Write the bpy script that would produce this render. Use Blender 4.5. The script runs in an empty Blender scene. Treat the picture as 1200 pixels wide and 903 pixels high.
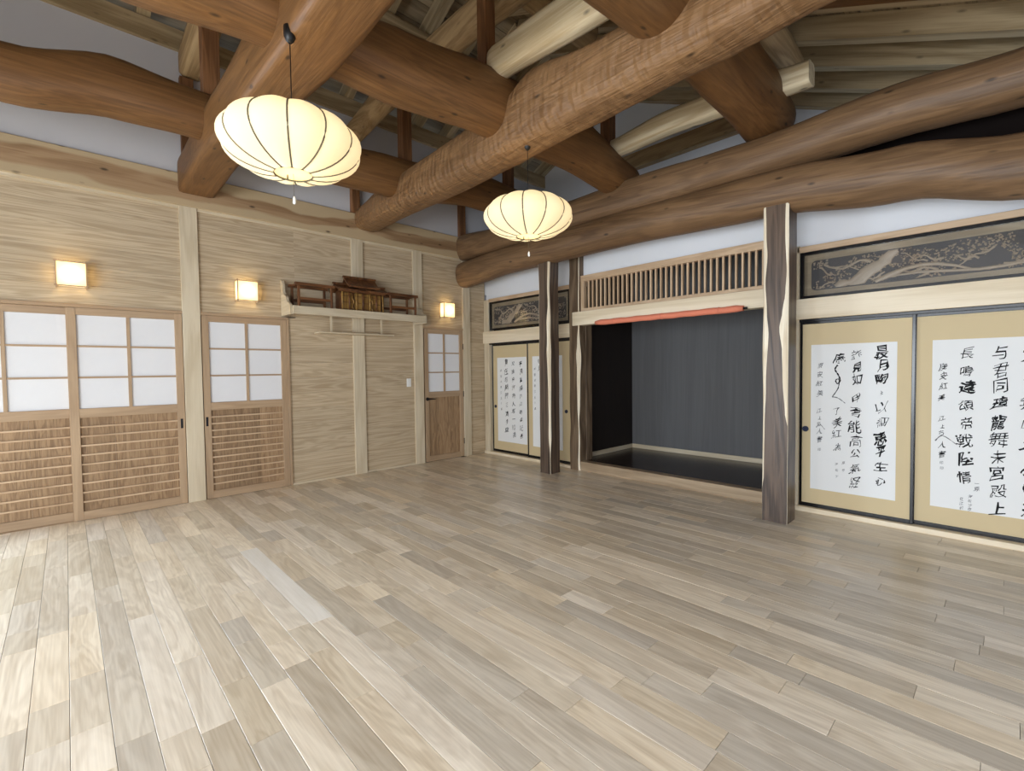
import bpy, bmesh, math, random
from mathutils import Vector, Matrix, noise

D = bpy.data
SC = bpy.context.scene
COL = SC.collection
PI = math.pi
random.seed(7)

# ------------------------------------------------------------------ camera
CAMLOC = Vector((6.0, -5.06, 1.37))
YAW, PITCH, ROLL = math.radians(46.582), math.radians(1.878), math.radians(-0.695)
fw = Vector((-math.sin(YAW) * math.cos(PITCH), math.cos(YAW) * math.cos(PITCH), -math.sin(PITCH)))
rt = Vector((math.cos(YAW), math.sin(YAW), 0.0))
up = rt.cross(fw)
r2 = rt * math.cos(ROLL) + up * math.sin(ROLL)
u2 = -rt * math.sin(ROLL) + up * math.cos(ROLL)
cam = D.objects.new('camera', D.cameras.new('camera'))
COL.objects.link(cam)
cam.matrix_world = Matrix(((r2.x, u2.x, -fw.x, CAMLOC.x), (r2.y, u2.y, -fw.y, CAMLOC.y), (r2.z, u2.z, -fw.z, CAMLOC.z), (0, 0, 0, 1)))
cam.data.sensor_width = 36.0
cam.data.lens = 552.47 / 1200 * 36.0
cam.data.clip_start = 0.05
SC.camera = cam

# ------------------------------------------------------------------ world, daylight, exposure
world = D.worlds.new('daylight')
SC.world = world
world.use_nodes = True
world.node_tree.nodes['Background'].inputs[0].default_value = (0.62, 0.78, 1.0, 1)
world.node_tree.nodes['Background'].inputs[1].default_value = 1.6
SC.view_settings.view_transform = 'Standard'
SC.view_settings.look = 'None'
SC.view_settings.gamma = 1.0
SC.view_settings.exposure = -0.26
SC.cycles.max_bounces = 10
SC.cycles.diffuse_bounces = 6
SC.cycles.sample_clamp_indirect = 6.0
SC.cycles.caustics_reflective = False
SC.cycles.caustics_refractive = False


def area(name, loc, direction, sx, sy, watts, col):
    l = D.lights.new(name, 'AREA')
    l.shape = 'RECTANGLE'
    l.size = sx
    l.size_y = sy
    l.energy = watts
    l.color = col
    o = D.objects.new(name, l)
    COL.objects.link(o)
    o.location = loc
    o.rotation_euler = Vector(direction).to_track_quat('-Z', 'Y').to_euler()
    return o


# daylight entering by the glazed garden side (behind the camera) and by a window beside the left doors
area('garden_window_light', (5.2, -8.45, 1.25), (-0.05, 1, -0.42), 4.2, 2.1, 500, (0.88, 0.94, 1.0))
area('side_window_light', (-0.35, -7.1, 1.15), (1, 0.3, -0.7), 1.7, 1.9, 270, (0.70, 0.85, 1.0))
area('right_fill_light', (7.95, -4.2, 1.25), (-1, 0.15, -0.3), 3.6, 2.0, 30, (0.95, 0.96, 1.0))  # unseen source added on the right to fill the hall with general light


# ------------------------------------------------------------------ material helpers
def lin(c):
    out = []
    for v in c:
        v = v / 255.0
        out.append(v / 12.92 if v <= 0.04045 else ((v + 0.055) / 1.055) ** 2.4)
    return (out[0], out[1], out[2], 1.0)


class NT:
    def __init__(s, name):
        s.m = D.materials.new(name)
        s.m.use_nodes = True
        s.t = s.m.node_tree
        s.n = s.t.nodes
        s.bsdf = s.n['Principled BSDF']
        s.out = s.n['Material Output']

    def add(s, typ, **kw):
        nd = s.n.new(typ)
        for k, v in kw.items():
            setattr(nd, k, v)
        return nd

    def ln(s, a, b):
        s.t.links.new(a, b)


def wood(name, light, dark, rough=0.55, var=0.25, stretch=0.7, fine=1.0, bump=0.15, rings=0.5, knots=0.0, spec=0.4, hewn=0.0, ringscale=6.0, huevar=0.0, crossf=5.0, sap=None):
    w = NT(name)
    tc = w.add('ShaderNodeTexCoord')
    oi = w.add('ShaderNodeObjectInfo')
    at = w.add('ShaderNodeAttribute', attribute_name='tone')
    sm = w.add('ShaderNodeMath', operation='ADD')
    w.ln(oi.outputs['Random'], sm.inputs[0]); w.ln(at.outputs['Fac'], sm.inputs[1])
    fr = w.add('ShaderNodeMath', operation='FRACT')
    w.ln(sm.outputs[0], fr.inputs[0])
    off = w.add('ShaderNodeVectorMath', operation='SCALE')
    off.inputs[0].default_value = (31.0, 17.0, 43.0)
    w.ln(sm.outputs[0], off.inputs['Scale'])
    ad = w.add('ShaderNodeVectorMath', operation='ADD')
    w.ln(tc.outputs['Object'], ad.inputs[0]); w.ln(off.outputs[0], ad.inputs[1])
    mp = w.add('ShaderNodeMapping')
    mp.inputs['Scale'].default_value = (stretch, crossf, crossf)
    w.ln(ad.outputs[0], mp.inputs[0])
    n1 = w.add('ShaderNodeTexNoise')
    n1.inputs['Scale'].default_value = 1.0
    n1.inputs['Detail'].default_value = 4.0
    n1.inputs['Distortion'].default_value = 0.6
    w.ln(mp.outputs[0], n1.inputs['Vector'])
    # growth rings : contour lines of the smooth noise
    mu = w.add('ShaderNodeMath', operation='MULTIPLY'); mu.inputs[1].default_value = ringscale * 6.283
    w.ln(n1.outputs['Fac'], mu.inputs[0])
    si = w.add('ShaderNodeMath', operation='SINE'); w.ln(mu.outputs[0], si.inputs[0])
    si2 = w.add('ShaderNodeMapRange')
    si2.inputs['From Min'].default_value = -1; si2.inputs['From Max'].default_value = 1
    w.ln(si.outputs[0], si2.inputs['Value'])
    mp2 = w.add('ShaderNodeMapping')
    mp2.inputs['Scale'].default_value = (3.0 * fine, 90.0 * fine, 90.0 * fine)
    w.ln(ad.outputs[0], mp2.inputs[0])
    n2 = w.add('ShaderNodeTexNoise'); n2.inputs['Scale'].default_value = 1.0; n2.inputs['Detail'].default_value = 3.0
    w.ln(mp2.outputs[0], n2.inputs['Vector'])
    mixa = w.add('ShaderNodeMix', data_type='FLOAT'); mixa.inputs[0].default_value = rings
    w.ln(n1.outputs['Fac'], mixa.inputs[2]); w.ln(si2.outputs[0], mixa.inputs[3])
    mixb = w.add('ShaderNodeMix', data_type='FLOAT'); mixb.inputs[0].default_value = 0.4
    w.ln(mixa.outputs[0], mixb.inputs[2]); w.ln(n2.outputs['Fac'], mixb.inputs[3])
    rp = w.add('ShaderNodeValToRGB')
    rp.color_ramp.elements[0].position = 0.28; rp.color_ramp.elements[0].color = lin(dark)
    rp.color_ramp.elements[1].position = 0.68; rp.color_ramp.elements[1].color = lin(light)
    w.ln(mixb.outputs[0], rp.inputs[0])
    col = rp.outputs[0]
    if sap:
        # pale outer wood along the upper and lower arris, with a wandering edge
        sx = w.add('ShaderNodeSeparateXYZ'); w.ln(tc.outputs['Object'], sx.inputs[0])
        ns = w.add('ShaderNodeTexNoise'); ns.inputs['Scale'].default_value = 1.0; ns.inputs['Detail'].default_value = 2.0
        mps = w.add('ShaderNodeMapping'); mps.inputs['Scale'].default_value = (1.1, 3.0, 3.0)
        w.ln(tc.outputs['Object'], mps.inputs[0]); w.ln(mps.outputs[0], ns.inputs['Vector'])
        ms = w.add('ShaderNodeMath', operation='MULTIPLY_ADD'); ms.inputs[1].default_value = 0.34
        w.ln(ns.outputs['Fac'], ms.inputs[0]); w.ln(sx.outputs['Z'], ms.inputs[2])
        ms2 = w.add('ShaderNodeMath', operation='SUBTRACT'); ms2.inputs[1].default_value = 0.17
        w.ln(ms.outputs[0], ms2.inputs[0])
        ma = w.add('ShaderNodeMath', operation='ABSOLUTE'); w.ln(ms2.outputs[0], ma.inputs[0])
        mr = w.add('ShaderNodeMapRange'); mr.inputs['From Min'].default_value = 0.06; mr.inputs['From Max'].default_value = 0.085
        w.ln(ma.outputs[0], mr.inputs['Value'])
        sm_ = w.add('ShaderNodeMix', data_type='RGBA'); sm_.inputs[7].default_value = lin(sap)
        w.ln(mr.outputs[0], sm_.inputs[0]); w.ln(col, sm_.inputs[6]); col = sm_.outputs[2]
    if knots > 0:
        vo = w.add('ShaderNodeTexVoronoi'); vo.inputs['Scale'].default_value = 1.0
        mp3 = w.add('ShaderNodeMapping'); mp3.inputs['Scale'].default_value = (3.2, 8.0, 8.0)
        w.ln(ad.outputs[0], mp3.inputs[0]); w.ln(mp3.outputs[0], vo.inputs['Vector'])
        kr = w.add('ShaderNodeValToRGB')
        kr.color_ramp.elements[0].position = 0.05; kr.color_ramp.elements[0].color = (1, 1, 1, 1)
        kr.color_ramp.elements[1].position = 0.13; kr.color_ramp.elements[1].color = (0, 0, 0, 1)
        w.ln(vo.outputs['Distance'], kr.inputs[0])
        km = w.add('ShaderNodeMath', operation='MULTIPLY'); km.inputs[1].default_value = knots
        w.ln(kr.outputs[0], km.inputs[0])
        kx = w.add('ShaderNodeMix', data_type='RGBA')
        kx.inputs[7].default_value = lin([c * 0.45 for c in dark])
        w.ln(km.outputs[0], kx.inputs[0]); w.ln(col, kx.inputs[6])
        col = kx.outputs[2]
    hs = w.add('ShaderNodeHueSaturation')
    vr = w.add('ShaderNodeMapRange')
    vr.inputs['To Min'].default_value = 1 - var; vr.inputs['To Max'].default_value = 1 + var
    w.ln(fr.outputs[0], vr.inputs['Value']); w.ln(vr.outputs[0], hs.inputs['Value'])
    if huevar > 0:
        f2 = w.add('ShaderNodeMath', operation='MULTIPLY'); f2.inputs[1].default_value = 7.31
        w.ln(fr.outputs[0], f2.inputs[0])
        f3 = w.add('ShaderNodeMath', operation='FRACT'); w.ln(f2.outputs[0], f3.inputs[0])
        v3 = w.add('ShaderNodeMapRange'); v3.inputs['To Min'].default_value = 1 - huevar; v3.inputs['To Max'].default_value = 1 + huevar
        w.ln(f3.outputs[0], v3.inputs['Value']); w.ln(v3.outputs[0], hs.inputs['Saturation'])
    w.ln(col, hs.inputs['Color'])
    w.ln(hs.outputs[0], w.bsdf.inputs['Base Color'])
    w.bsdf.inputs['Roughness'].default_value = rough
    w.bsdf.inputs['Specular IOR Level'].default_value = spec
    bp = w.add('ShaderNodeBump'); bp.inputs['Strength'].default_value = bump; bp.inputs['Distance'].default_value = 0.02 if hewn > 0 else 0.01
    hsrc = mixb.outputs[0]
    if hewn > 0:
        mp4 = w.add('ShaderNodeMapping'); mp4.inputs['Scale'].default_value = (24.0, 7.0, 7.0)
        w.ln(ad.outputs[0], mp4.inputs[0])
        v4 = w.add('ShaderNodeTexVoronoi', feature='SMOOTH_F1'); v4.inputs['Scale'].default_value = 1.0
        w.ln(mp4.outputs[0], v4.inputs['Vector'])
        m4 = w.add('ShaderNodeMath', operation='MULTIPLY_ADD'); m4.inputs[1].default_value = hewn
        w.ln(v4.outputs['Distance'], m4.inputs[0]); w.ln(hsrc, m4.inputs[2])
        hsrc = m4.outputs[0]
    w.ln(hsrc, bp.inputs['Height']); w.ln(bp.outputs[0], w.bsdf.inputs['Normal'])
    return w.m


def plain(name, c, rough=0.6, spec=0.4, metal=0.0, noise_amt=0.06, nscale=6.0, bump=0.05):
    w = NT(name)
    tc = w.add('ShaderNodeTexCoord')
    n1 = w.add('ShaderNodeTexNoise'); n1.inputs['Scale'].default_value = nscale; n1.inputs['Detail'].default_value = 5.0
    w.ln(tc.outputs['Object'], n1.inputs['Vector'])
    hs = w.add('ShaderNodeHueSaturation'); hs.inputs['Color'].default_value = lin(c)
    vr = w.add('ShaderNodeMapRange'); vr.inputs['To Min'].default_value = 1 - noise_amt; vr.inputs['To Max'].default_value = 1 + noise_amt
    w.ln(n1.outputs['Fac'], vr.inputs['Value']); w.ln(vr.outputs[0], hs.inputs['Value'])
    w.ln(hs.outputs[0], w.bsdf.inputs['Base Color'])
    w.bsdf.inputs['Roughness'].default_value = rough
    w.bsdf.inputs['Specular IOR Level'].default_value = spec
    w.bsdf.inputs['Metallic'].default_value = metal
    bp = w.add('ShaderNodeBump'); bp.inputs['Strength'].default_value = bump; bp.inputs['Distance'].default_value = 0.004
    w.ln(n1.outputs['Fac'], bp.inputs['Height']); w.ln(bp.outputs[0], w.bsdf.inputs['Normal'])
    return w.m


def paper_glow(name, c, trans, emit, ecol):
    """lit paper: translucent, and glowing where the lamp inside is on"""
    w = NT(name)
    w.n.remove(w.bsdf)
    df = w.add('ShaderNodeBsdfDiffuse'); df.inputs[0].default_value = lin(c)
    tr = w.add('ShaderNodeBsdfTranslucent'); tr.inputs[0].default_value = lin(c)
    mx = w.add('ShaderNodeMixShader'); mx.inputs[0].default_value = trans
    w.ln(df.outputs[0], mx.inputs[1]); w.ln(tr.outputs[0], mx.inputs[2])
    last = mx.outputs[0]
    if emit > 0:
        em = w.add('ShaderNodeEmission'); em.inputs[0].default_value = ecol; em.inputs[1].default_value = emit
        ad = w.add('ShaderNodeAddShader'); w.ln(last, ad.inputs[0]); w.ln(em.outputs[0], ad.inputs[1]); last = ad.outputs[0]
    w.ln(last, w.out.inputs[0])
    return w.m


def thin_glass(name):
    w = NT(name)
    w.n.remove(w.bsdf)
    tr = w.add('ShaderNodeBsdfTransparent')
    gl = w.add('ShaderNodeBsdfGlossy'); gl.inputs['Roughness'].default_value = 0.03
    fr = w.add('ShaderNodeLayerWeight'); fr.inputs[0].default_value = 0.5
    pw = w.add('ShaderNodeMath', operation='POWER'); pw.inputs[1].default_value = 5.0
    w.ln(fr.outputs['Facing'], pw.inputs[0])
    ml = w.add('ShaderNodeMath', operation='MULTIPLY_ADD'); ml.inputs[1].default_value = 0.9; ml.inputs[2].default_value = 0.035
    w.ln(pw.outputs[0], ml.inputs[0])
    mx = w.add('ShaderNodeMixShader')
    w.ln(ml.outputs[0], mx.inputs[0]); w.ln(tr.outputs[0], mx.inputs[1]); w.ln(gl.outputs[0], mx.inputs[2])
    w.ln(mx.outputs[0], w.out.inputs[0])
    return w.m


M = {}
M['floor'] = wood('oak_floor', (230, 216, 194), (188, 170, 146), rough=0.3, var=0.2, stretch=0.9, bump=0.04, rings=0.22, ringscale=9, spec=0.5, huevar=0.16)
M['stepwood'] = wood('step_wood', (172, 150, 122), (140, 118, 92), rough=0.4, var=0.03, stretch=0.4, bump=0.04, rings=0.4)
M['gap'] = plain('plank_gap', (124, 108, 88), 0.8)
M['board'] = wood('wall_board', (198, 179, 150), (168, 147, 118), rough=0.6, var=0.05, stretch=0.42, fine=0.7, bump=0.12, rings=0.45, ringscale=11, crossf=9.0)
M['lightpost'] = wood('pale_post', (212, 198, 172), (192, 175, 146), rough=0.5, var=0.04, stretch=0.5, bump=0.05, rings=0.4, ringscale=5)
M['plate'] = wood('knotty_plate', (168, 138, 104), (136, 104, 72), rough=0.6, var=0.02, stretch=0.35, bump=0.1, rings=0.45, knots=0.85, ringscale=4, sap=(184, 162, 128))
M['log'] = wood('brown_log', (126, 89, 52), (86, 57, 31), rough=0.5, var=0.08, stretch=0.6, fine=0.8, bump=0.5, rings=0.2, knots=0.8, ringscale=8, spec=0.35)
M['loghewn'] = wood('hewn_log', (148, 112, 75), (104, 74, 47), rough=0.5, var=0.04, stretch=0.8, fine=0.8, bump=1.0, rings=0.2, knots=0.8, ringscale=8, spec=0.35, hewn=1.4)
M['loggrey'] = wood('aged_log', (132, 102, 72), (88, 65, 44), rough=0.5, var=0.05, stretch=0.5, fine=0.8, bump=0.5, rings=0.25, knots=0.8, ringscale=8, spec=0.4)
M['strut'] = wood('strut_wood', (136, 94, 60), (98, 64, 38), rough=0.6, var=0.1, stretch=0.6, bump=0.05)
M['pale'] = wood('pale_tie', (230, 216, 184), (190, 168, 130), rough=0.55, var=0.04, stretch=0.5, bump=0.25, rings=0.5, knots=0.8, ringscale=4)
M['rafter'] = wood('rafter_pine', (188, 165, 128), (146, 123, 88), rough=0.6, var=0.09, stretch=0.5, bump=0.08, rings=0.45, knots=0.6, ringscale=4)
M['roofboard'] = wood('roof_board', (160, 140, 110), (118, 100, 74), rough=0.7, var=0.16, stretch=0.6, bump=0.08, rings=0.45, knots=0.7, ringscale=4)
M['purlin'] = wood('purlin_wood', (184, 154, 112), (144, 114, 76), rough=0.6, var=0.06, stretch=0.4, bump=0.1, knots=0.4)
M['door'] = wood('door_cedar', (180, 153, 122), (160, 133, 104), rough=0.5, var=0.05, stretch=0.5, bump=0.04, rings=0.35)
M['doorpanel'] = wood('bark_panel', (168, 138, 104), (126, 98, 70), rough=0.6, var=0.14, stretch=1.6, bump=0.4, rings=0.35, ringscale=6, crossf=16.0)
M['kamoi'] = wood('pale_lintel', (232, 217, 190), (212, 194, 162), rough=0.45, var=0.03, stretch=0.3, bump=0.03, rings=0.5, ringscale=4)
M['darkpost'] = wood('dark_post', (98, 80, 66), (60, 47, 38), rough=0.38, var=0.05, stretch=0.4, bump=0.15, rings=0.6, knots=0.3, ringscale=6, spec=0.5)
M['brownpost'] = wood('brown_post', (124, 104, 82), (84, 66, 50), rough=0.45, var=0.05, stretch=0.4, bump=0.15, rings=0.6, knots=0.3, ringscale=6)
M['sap'] = wood('sapwood', (240, 228, 204), (214, 196, 166), rough=0.45, var=0.02, stretch=0.5, bump=0.1)
M['lattice'] = wood('lattice_wood', (206, 178, 146), (180, 150, 118), rough=0.5, var=0.04, bump=0.03)
M['plaster'] = plain('white_plaster', (226, 227, 230), 0.85, 0.2, noise_amt=0.02, bump=0.08)
M['plasterdim'] = plain('dimmed_plaster', (196, 194, 196), 0.85, 0.2, noise_amt=0.02, bump=0.08)  # white plaster with the upper left wall's dimness put into its colour
M['shoji'] = plain('shoji_paper', (226, 226, 228), 0.75, 0.2, noise_amt=0.015, nscale=20)
M['lacquer'] = plain('black_lacquer', (16, 15, 17), 0.22, 0.5, noise_amt=0.02, bump=0.0)
M['gold'] = plain('gold_paper', (204, 184, 144), 0.6, 0.4, noise_amt=0.04, nscale=3, bump=0.0)
M['paper'] = plain('white_paper', (230, 230, 228), 0.8, 0.1, noise_amt=0.02, nscale=4, bump=0.0)
M['ink'] = plain('ink', (22, 22, 24), 0.7, 0.2, noise_amt=0.3, nscale=30, bump=0.0)
M['inkpale'] = plain('pale_ink', (105, 105, 108), 0.7, 0.2, noise_amt=0.3, nscale=30, bump=0.0)
M['metal'] = plain('dark_metal', (40, 38, 40), 0.35, 0.5, 0.8, noise_amt=0.02)
M['pull'] = plain('blue_black_pull', (48, 52, 72), 0.35, 0.5, 0.5, noise_amt=0.1, nscale=60)
M['alcove'] = wood('alcove_back', (104, 103, 103), (92, 91, 91), rough=0.7, var=0.02, stretch=0.25, fine=0.5, bump=0.03, rings=0.15, spec=0.3)
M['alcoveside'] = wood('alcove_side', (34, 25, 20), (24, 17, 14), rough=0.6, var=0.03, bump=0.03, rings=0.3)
M['darkfloor'] = wood('alcove_floor', (58, 44, 38), (38, 28, 24), rough=0.25, var=0.1, stretch=0.5, bump=0.04, rings=0.5)
M['salmon'] = plain('salmon_cloth', (222, 132, 104), 0.7, 0.2, noise_amt=0.05, nscale=12)
M['shrine'] = wood('shrine_wood', (118, 76, 44), (74, 44, 24), rough=0.45, var=0.08, bump=0.1)
M['shrinegold'] = wood('shrine_gilt', (176, 136, 74), (118, 84, 42), rough=0.35, var=0.1, bump=0.1)
M['frameb'] = wood('ranma_panel', (150, 136, 112), (128, 114, 92), rough=0.4, var=0.04, bump=0.03)
M['plaque'] = plain('plaque_slate', (62, 60, 60), 0.45, 0.4, noise_amt=0.15, nscale=14)
M['carve'] = plain('carving', (158, 144, 126), 0.45, 0.4, noise_amt=0.12, nscale=20)
M['plastic'] = plain('white_plastic', (235, 234, 230), 0.4, 0.4, noise_amt=0.0)
M['black'] = plain('black_plastic', (22, 20, 20), 0.4, 0.4, noise_amt=0.0)
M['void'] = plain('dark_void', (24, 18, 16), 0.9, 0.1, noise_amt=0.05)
M['rib'] = plain('shade_rib', (98, 90, 68), 0.6, 0.2, noise_amt=0.02)
M['shade'] = paper_glow('lantern_cloth', (238, 228, 200), 0.5, 0.27, (1.0, 0.86, 0.58, 1))
M['shadecap'] = paper_glow('lantern_ring', (236, 214, 160), 0.6, 0.5, (1.0, 0.78, 0.42, 1))
M['lamppaper'] = paper_glow('lamp_paper', (248, 240, 215), 0.6, 0.35, (1.0, 0.8, 0.45, 1))
M['glass'] = thin_glass('thin_glass')
M['exterior'] = plain('exterior_ground', (150, 150, 140), 0.9)


# ------------------------------------------------------------------ object helpers
WM = {}


def link(o, parent=None, world=None):
    COL.objects.link(o)
    WM[o] = world if world is not None else Matrix.Identity(4)
    if parent is not None:
        o.parent = parent
        o.matrix_parent_inverse = WM[parent].inverted()
    o.matrix_basis = WM[o]
    return o


def tag(o, label=None, cat=None, group=None, kind=None):
    if label: o['label'] = label
    if cat: o['category'] = cat
    if group: o['group'] = group
    if kind: o['kind'] = kind
    return o


def empty(name, loc, label=None, cat=None, group=None, kind=None):
    o = D.objects.new(name, None)
    o.empty_display_size = 0.1
    link(o, None, Matrix.Translation(Vector(loc)))
    return tag(o, label, cat, group, kind)


AX = {'x': Matrix.Identity(4), 'y': Matrix.Rotation(PI / 2, 4, 'Z'), 'z': Matrix.Rotation(-PI / 2, 4, 'Y')}


def bevel_bm(bm, b):
    if b > 0:
        bmesh.ops.bevel(bm, geom=list(bm.edges), offset=b, segments=1, affect='EDGES')


def bx(name, xr, yr, zr, mat, parent=None, axis='x', bev=0.0, tone=None, rot=None):
    """box given by world ranges; grain (local X) runs along the world axis given"""
    c = Vector(((xr[0] + xr[1]) / 2, (yr[0] + yr[1]) / 2, (zr[0] + zr[1]) / 2))
    s = [abs(xr[1] - xr[0]), abs(yr[1] - yr[0]), abs(zr[1] - zr[0])]
    R = AX[axis]
    if axis == 'y': s = [s[1], s[0], s[2]]
    if axis == 'z': s = [s[2], s[1], s[0]]
    bm = bmesh.new()
    bmesh.ops.create_cube(bm, size=1.0)
    for v in bm.verts:
        v.co.x *= s[0]; v.co.y *= s[1]; v.co.z *= s[2]
    bevel_bm(bm, bev)
    me = D.meshes.new(name)
    bm.to_mesh(me); bm.free()
    me.materials.append(mat)
    o = D.objects.new(name, me)
    W = Matrix.Translation(c) @ (rot if rot is not None else Matrix.Identity(4)) @ R
    return link(o, parent, W)


def from_bm(name, bm, mats, parent=None, world=None, smooth=False):
    bmesh.ops.recalc_face_normals(bm, faces=list(bm.faces))
    me = D.meshes.new(name)
    bm.to_mesh(me); bm.free()
    for m in (mats if isinstance(mats, (list, tuple)) else [mats]): me.materials.append(m)
    if smooth:
        for p in me.polygons: p.use_smooth = True
    o = D.objects.new(name, me)
    return link(o, parent, world)


def add_box(bm, xr, yr, zr, mi=0, rot=None):
    c = Vector(((xr[0] + xr[1]) / 2, (yr[0] + yr[1]) / 2, (zr[0] + zr[1]) / 2))
    s = Vector((abs(xr[1] - xr[0]), abs(yr[1] - yr[0]), abs(zr[1] - zr[0])))
    vs = []
    for dx in (-.5, .5):
        for dy in (-.5, .5):
            for dz in (-.5, .5):
                p = Vector((dx * s.x, dy * s.y, dz * s.z))
                if rot is not None: p = rot @ p
                vs.append(bm.verts.new(c + p))
    for q in ((0, 1, 3, 2), (4, 6, 7, 5), (0, 4, 5, 1), (2, 3, 7, 6), (0, 2, 6, 4), (1, 5, 7, 3)):
        f = bm.faces.new([vs[i] for i in q]); f.material_index = mi


def add_tube(bm, pts, rads, n=8, mi=0, caps=True, flat=None):
    rings = []
    for i, p in enumerate(pts):
        p = Vector(p)
        a = Vector(pts[max(i - 1, 0)]); b = Vector(pts[min(i + 1, len(pts) - 1)])
        t = (b - a).normalized()
        ref = Vector((0, 0, 1)) if abs(t.z) < 0.9 else Vector((1, 0, 0))
        s = t.cross(ref).normalized(); u = s.cross(t)
        r = rads[i] if isinstance(rads, (list, tuple)) else rads
        rings.append([bm.verts.new(p + (s * math.cos(2 * PI * k / n) + u * math.sin(2 * PI * k / n)) * r) for k in range(n)])
    for i in range(len(rings) - 1):
        for k in range(n):
            f = bm.faces.new((rings[i][k], rings[i][(k + 1) % n], rings[i + 1][(k + 1) % n], rings[i + 1][k])); f.material_index = mi; f.smooth = True
    if caps:
        for rg, rev in ((rings[0], True), (rings[-1], False)):
            f = bm.faces.new(rg[::-1] if rev else rg); f.material_index = mi


def add_prism(bm, poly, a, b, plane='xz', mi=0):
    """extrude a polygon (list of 2-tuples) between a and b along the remaining axis"""
    def P(u, v, w):
        return {'xz': (u, w, v), 'yz': (w, u, v), 'xy': (u, v, w)}[plane]
    lo = [bm.verts.new(P(u, v, a)) for u, v in poly]
    hi = [bm.verts.new(P(u, v, b)) for u, v in poly]
    bm.faces.new(lo).material_index = mi
    bm.faces.new(hi[::-1]).material_index = mi
    n = len(poly)
    for i in range(n):
        bm.faces.new((lo[i], lo[(i + 1) % n], hi[(i + 1) % n], hi[i])).material_index = mi


def interp(keys, t):
    for i in range(len(keys) - 1):
        if t <= keys[i + 1][0] or i == len(keys) - 2:
            t0, v0 = keys[i]; t1, v1 = keys[i + 1]
            u = min(max((t - t0) / (t1 - t0), 0), 1)
            u = u * u * (3 - 2 * u)
            return [a + (b - a) * u for a, b in zip(v0, v1)]


def log(name, axis, keys, mat, label, cat='beam', group=None, seed=0.0, power=2.4, rough=0.05, nseg=70, nr=28, endround=0.35, dents=()):
    """a natural log along world x or y. keys: (t, [cross_pos, z, half_width, half_height])"""
    t0, t1 = keys[0][0], keys[-1][0]
    c0 = interp(keys, t0); c1 = interp(keys, t1)
    if axis == 'x':
        A = Vector((t0, c0[0], c0[1])); B = Vector((t1, c1[0], c1[1]))
    else:
        A = Vector((c0[0], t0, c0[1])); B = Vector((c1[0], t1, c1[1]))
    X = (B - A).normalized(); Y = Vector((0, 0, 1)).cross(X).normalized(); Z = X.cross(Y)
    W = Matrix(((X.x, Y.x, Z.x, A.x), (X.y, Y.y, Z.y, A.y), (X.z, Y.z, Z.z, A.z), (0, 0, 0, 1)))
    Wi = W.inverted()
    bm = bmesh.new(); rings = []
    ts = [0, 0.004, 0.012] + [0.012 + (0.976) * i / nseg for i in range(1, nseg)] + [0.988, 0.996, 1]
    L = abs(t1 - t0)
    for u in ts:
        t = t0 + (t1 - t0) * u
        c, z, hw, hh = interp(keys, t)
        e = 1.0
        d = min(u, 1 - u) * L
        if d < 0.05: e = 1 - endround * (1 - d / 0.05) ** 2 * 0.4
        ring = []
        for k in range(nr):
            a = 2 * PI * k / nr
            ca, sa = math.cos(a), math.sin(a)
            rr = (abs(ca) ** power + abs(sa) ** power) ** (-1 / power)
            nz = noise.noise(Vector((t * 1.3 + seed, ca * 1.2, sa * 1.2))) * 1.0 + noise.noise(Vector((t * 4.5 + seed, ca * 2.4 + 9, sa * 2.4))) * 0.45
            rr *= e * (1 + rough * nz)
            for (dt, da, w, h) in dents:
                q = ((t - dt) / w) ** 2 + ((math.atan2(math.sin(a - da), math.cos(a - da))) / 0.9) ** 2
                if q < 6: rr *= 1 + h * math.exp(-q)
            du = hw * ca * rr; dv = hh * sa * rr
            P = Vector((t, c + du, z + dv)) if axis == 'x' else Vector((c + du, t, z + dv))
            ring.append(bm.verts.new(Wi @ P))
        rings.append(ring)
    for i in range(len(rings) - 1):
        for k in range(nr):
            f = bm.faces.new((rings[i][k], rings[i][(k + 1) % nr], rings[i + 1][(k + 1) % nr], rings[i + 1][k])); f.smooth = True
    bm.faces.new(rings[0][::-1]); bm.faces.new(rings[-1])
    o = from_bm(name, bm, mat, None, W)
    return tag(o, label, cat, group)


# ================================================================== FLOOR
floor = bx('floor', (-0.25, 7.75), (-8.32, 0.05), (-0.06, -0.012), M['gap'])
tag(floor, 'greyish oak plank floor of the hall', 'floor', kind='structure')
PW = 0.12
planks = []
y = 0.07
row = 0
while y > -8.2:
    x = -0.02 - random.uniform(0, 0.6)
    while x < 7.65:
        if row == 34 and x < 0: x = 0.0
        L = random.choice((0.25, 0.3, 0.45, 0.45, 0.6, 0.6, 0.75, 0.75, 0.9, 0.9, 1.2, 1.45))
        if row == 34 and x == 0.0: L = 0.9
        elif row == 34 and x < 1.2: L = 1.95 - x
        if row == 34 and abs(x - 1.95) < 1e-6: L = 1.45
        x0, x1 = max(x, 0.0), min(x + L, 7.65)
        if x1 - x0 > 0.05:
            planks.append((x0, x1, y - PW, y, random.random()))
        x += L
    y -= PW
    row += 1


def screen_size(p):
    c = Vector(((p[0] + p[1]) / 2, (p[2] + p[3]) / 2, 0)) - CAMLOC
    zc = c.dot(fw)
    if zc < 0.3: return 0
    u = 600 + 552.47 * c.dot(r2) / zc; v = 451.5 - 552.47 * c.dot(u2) / zc
    if not (-120 < u < 1320 and 300 < v < 1100): return 0
    return (p[1] - p[0]) * PW / zc ** 3


planks.sort(key=screen_size, reverse=True)
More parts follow.
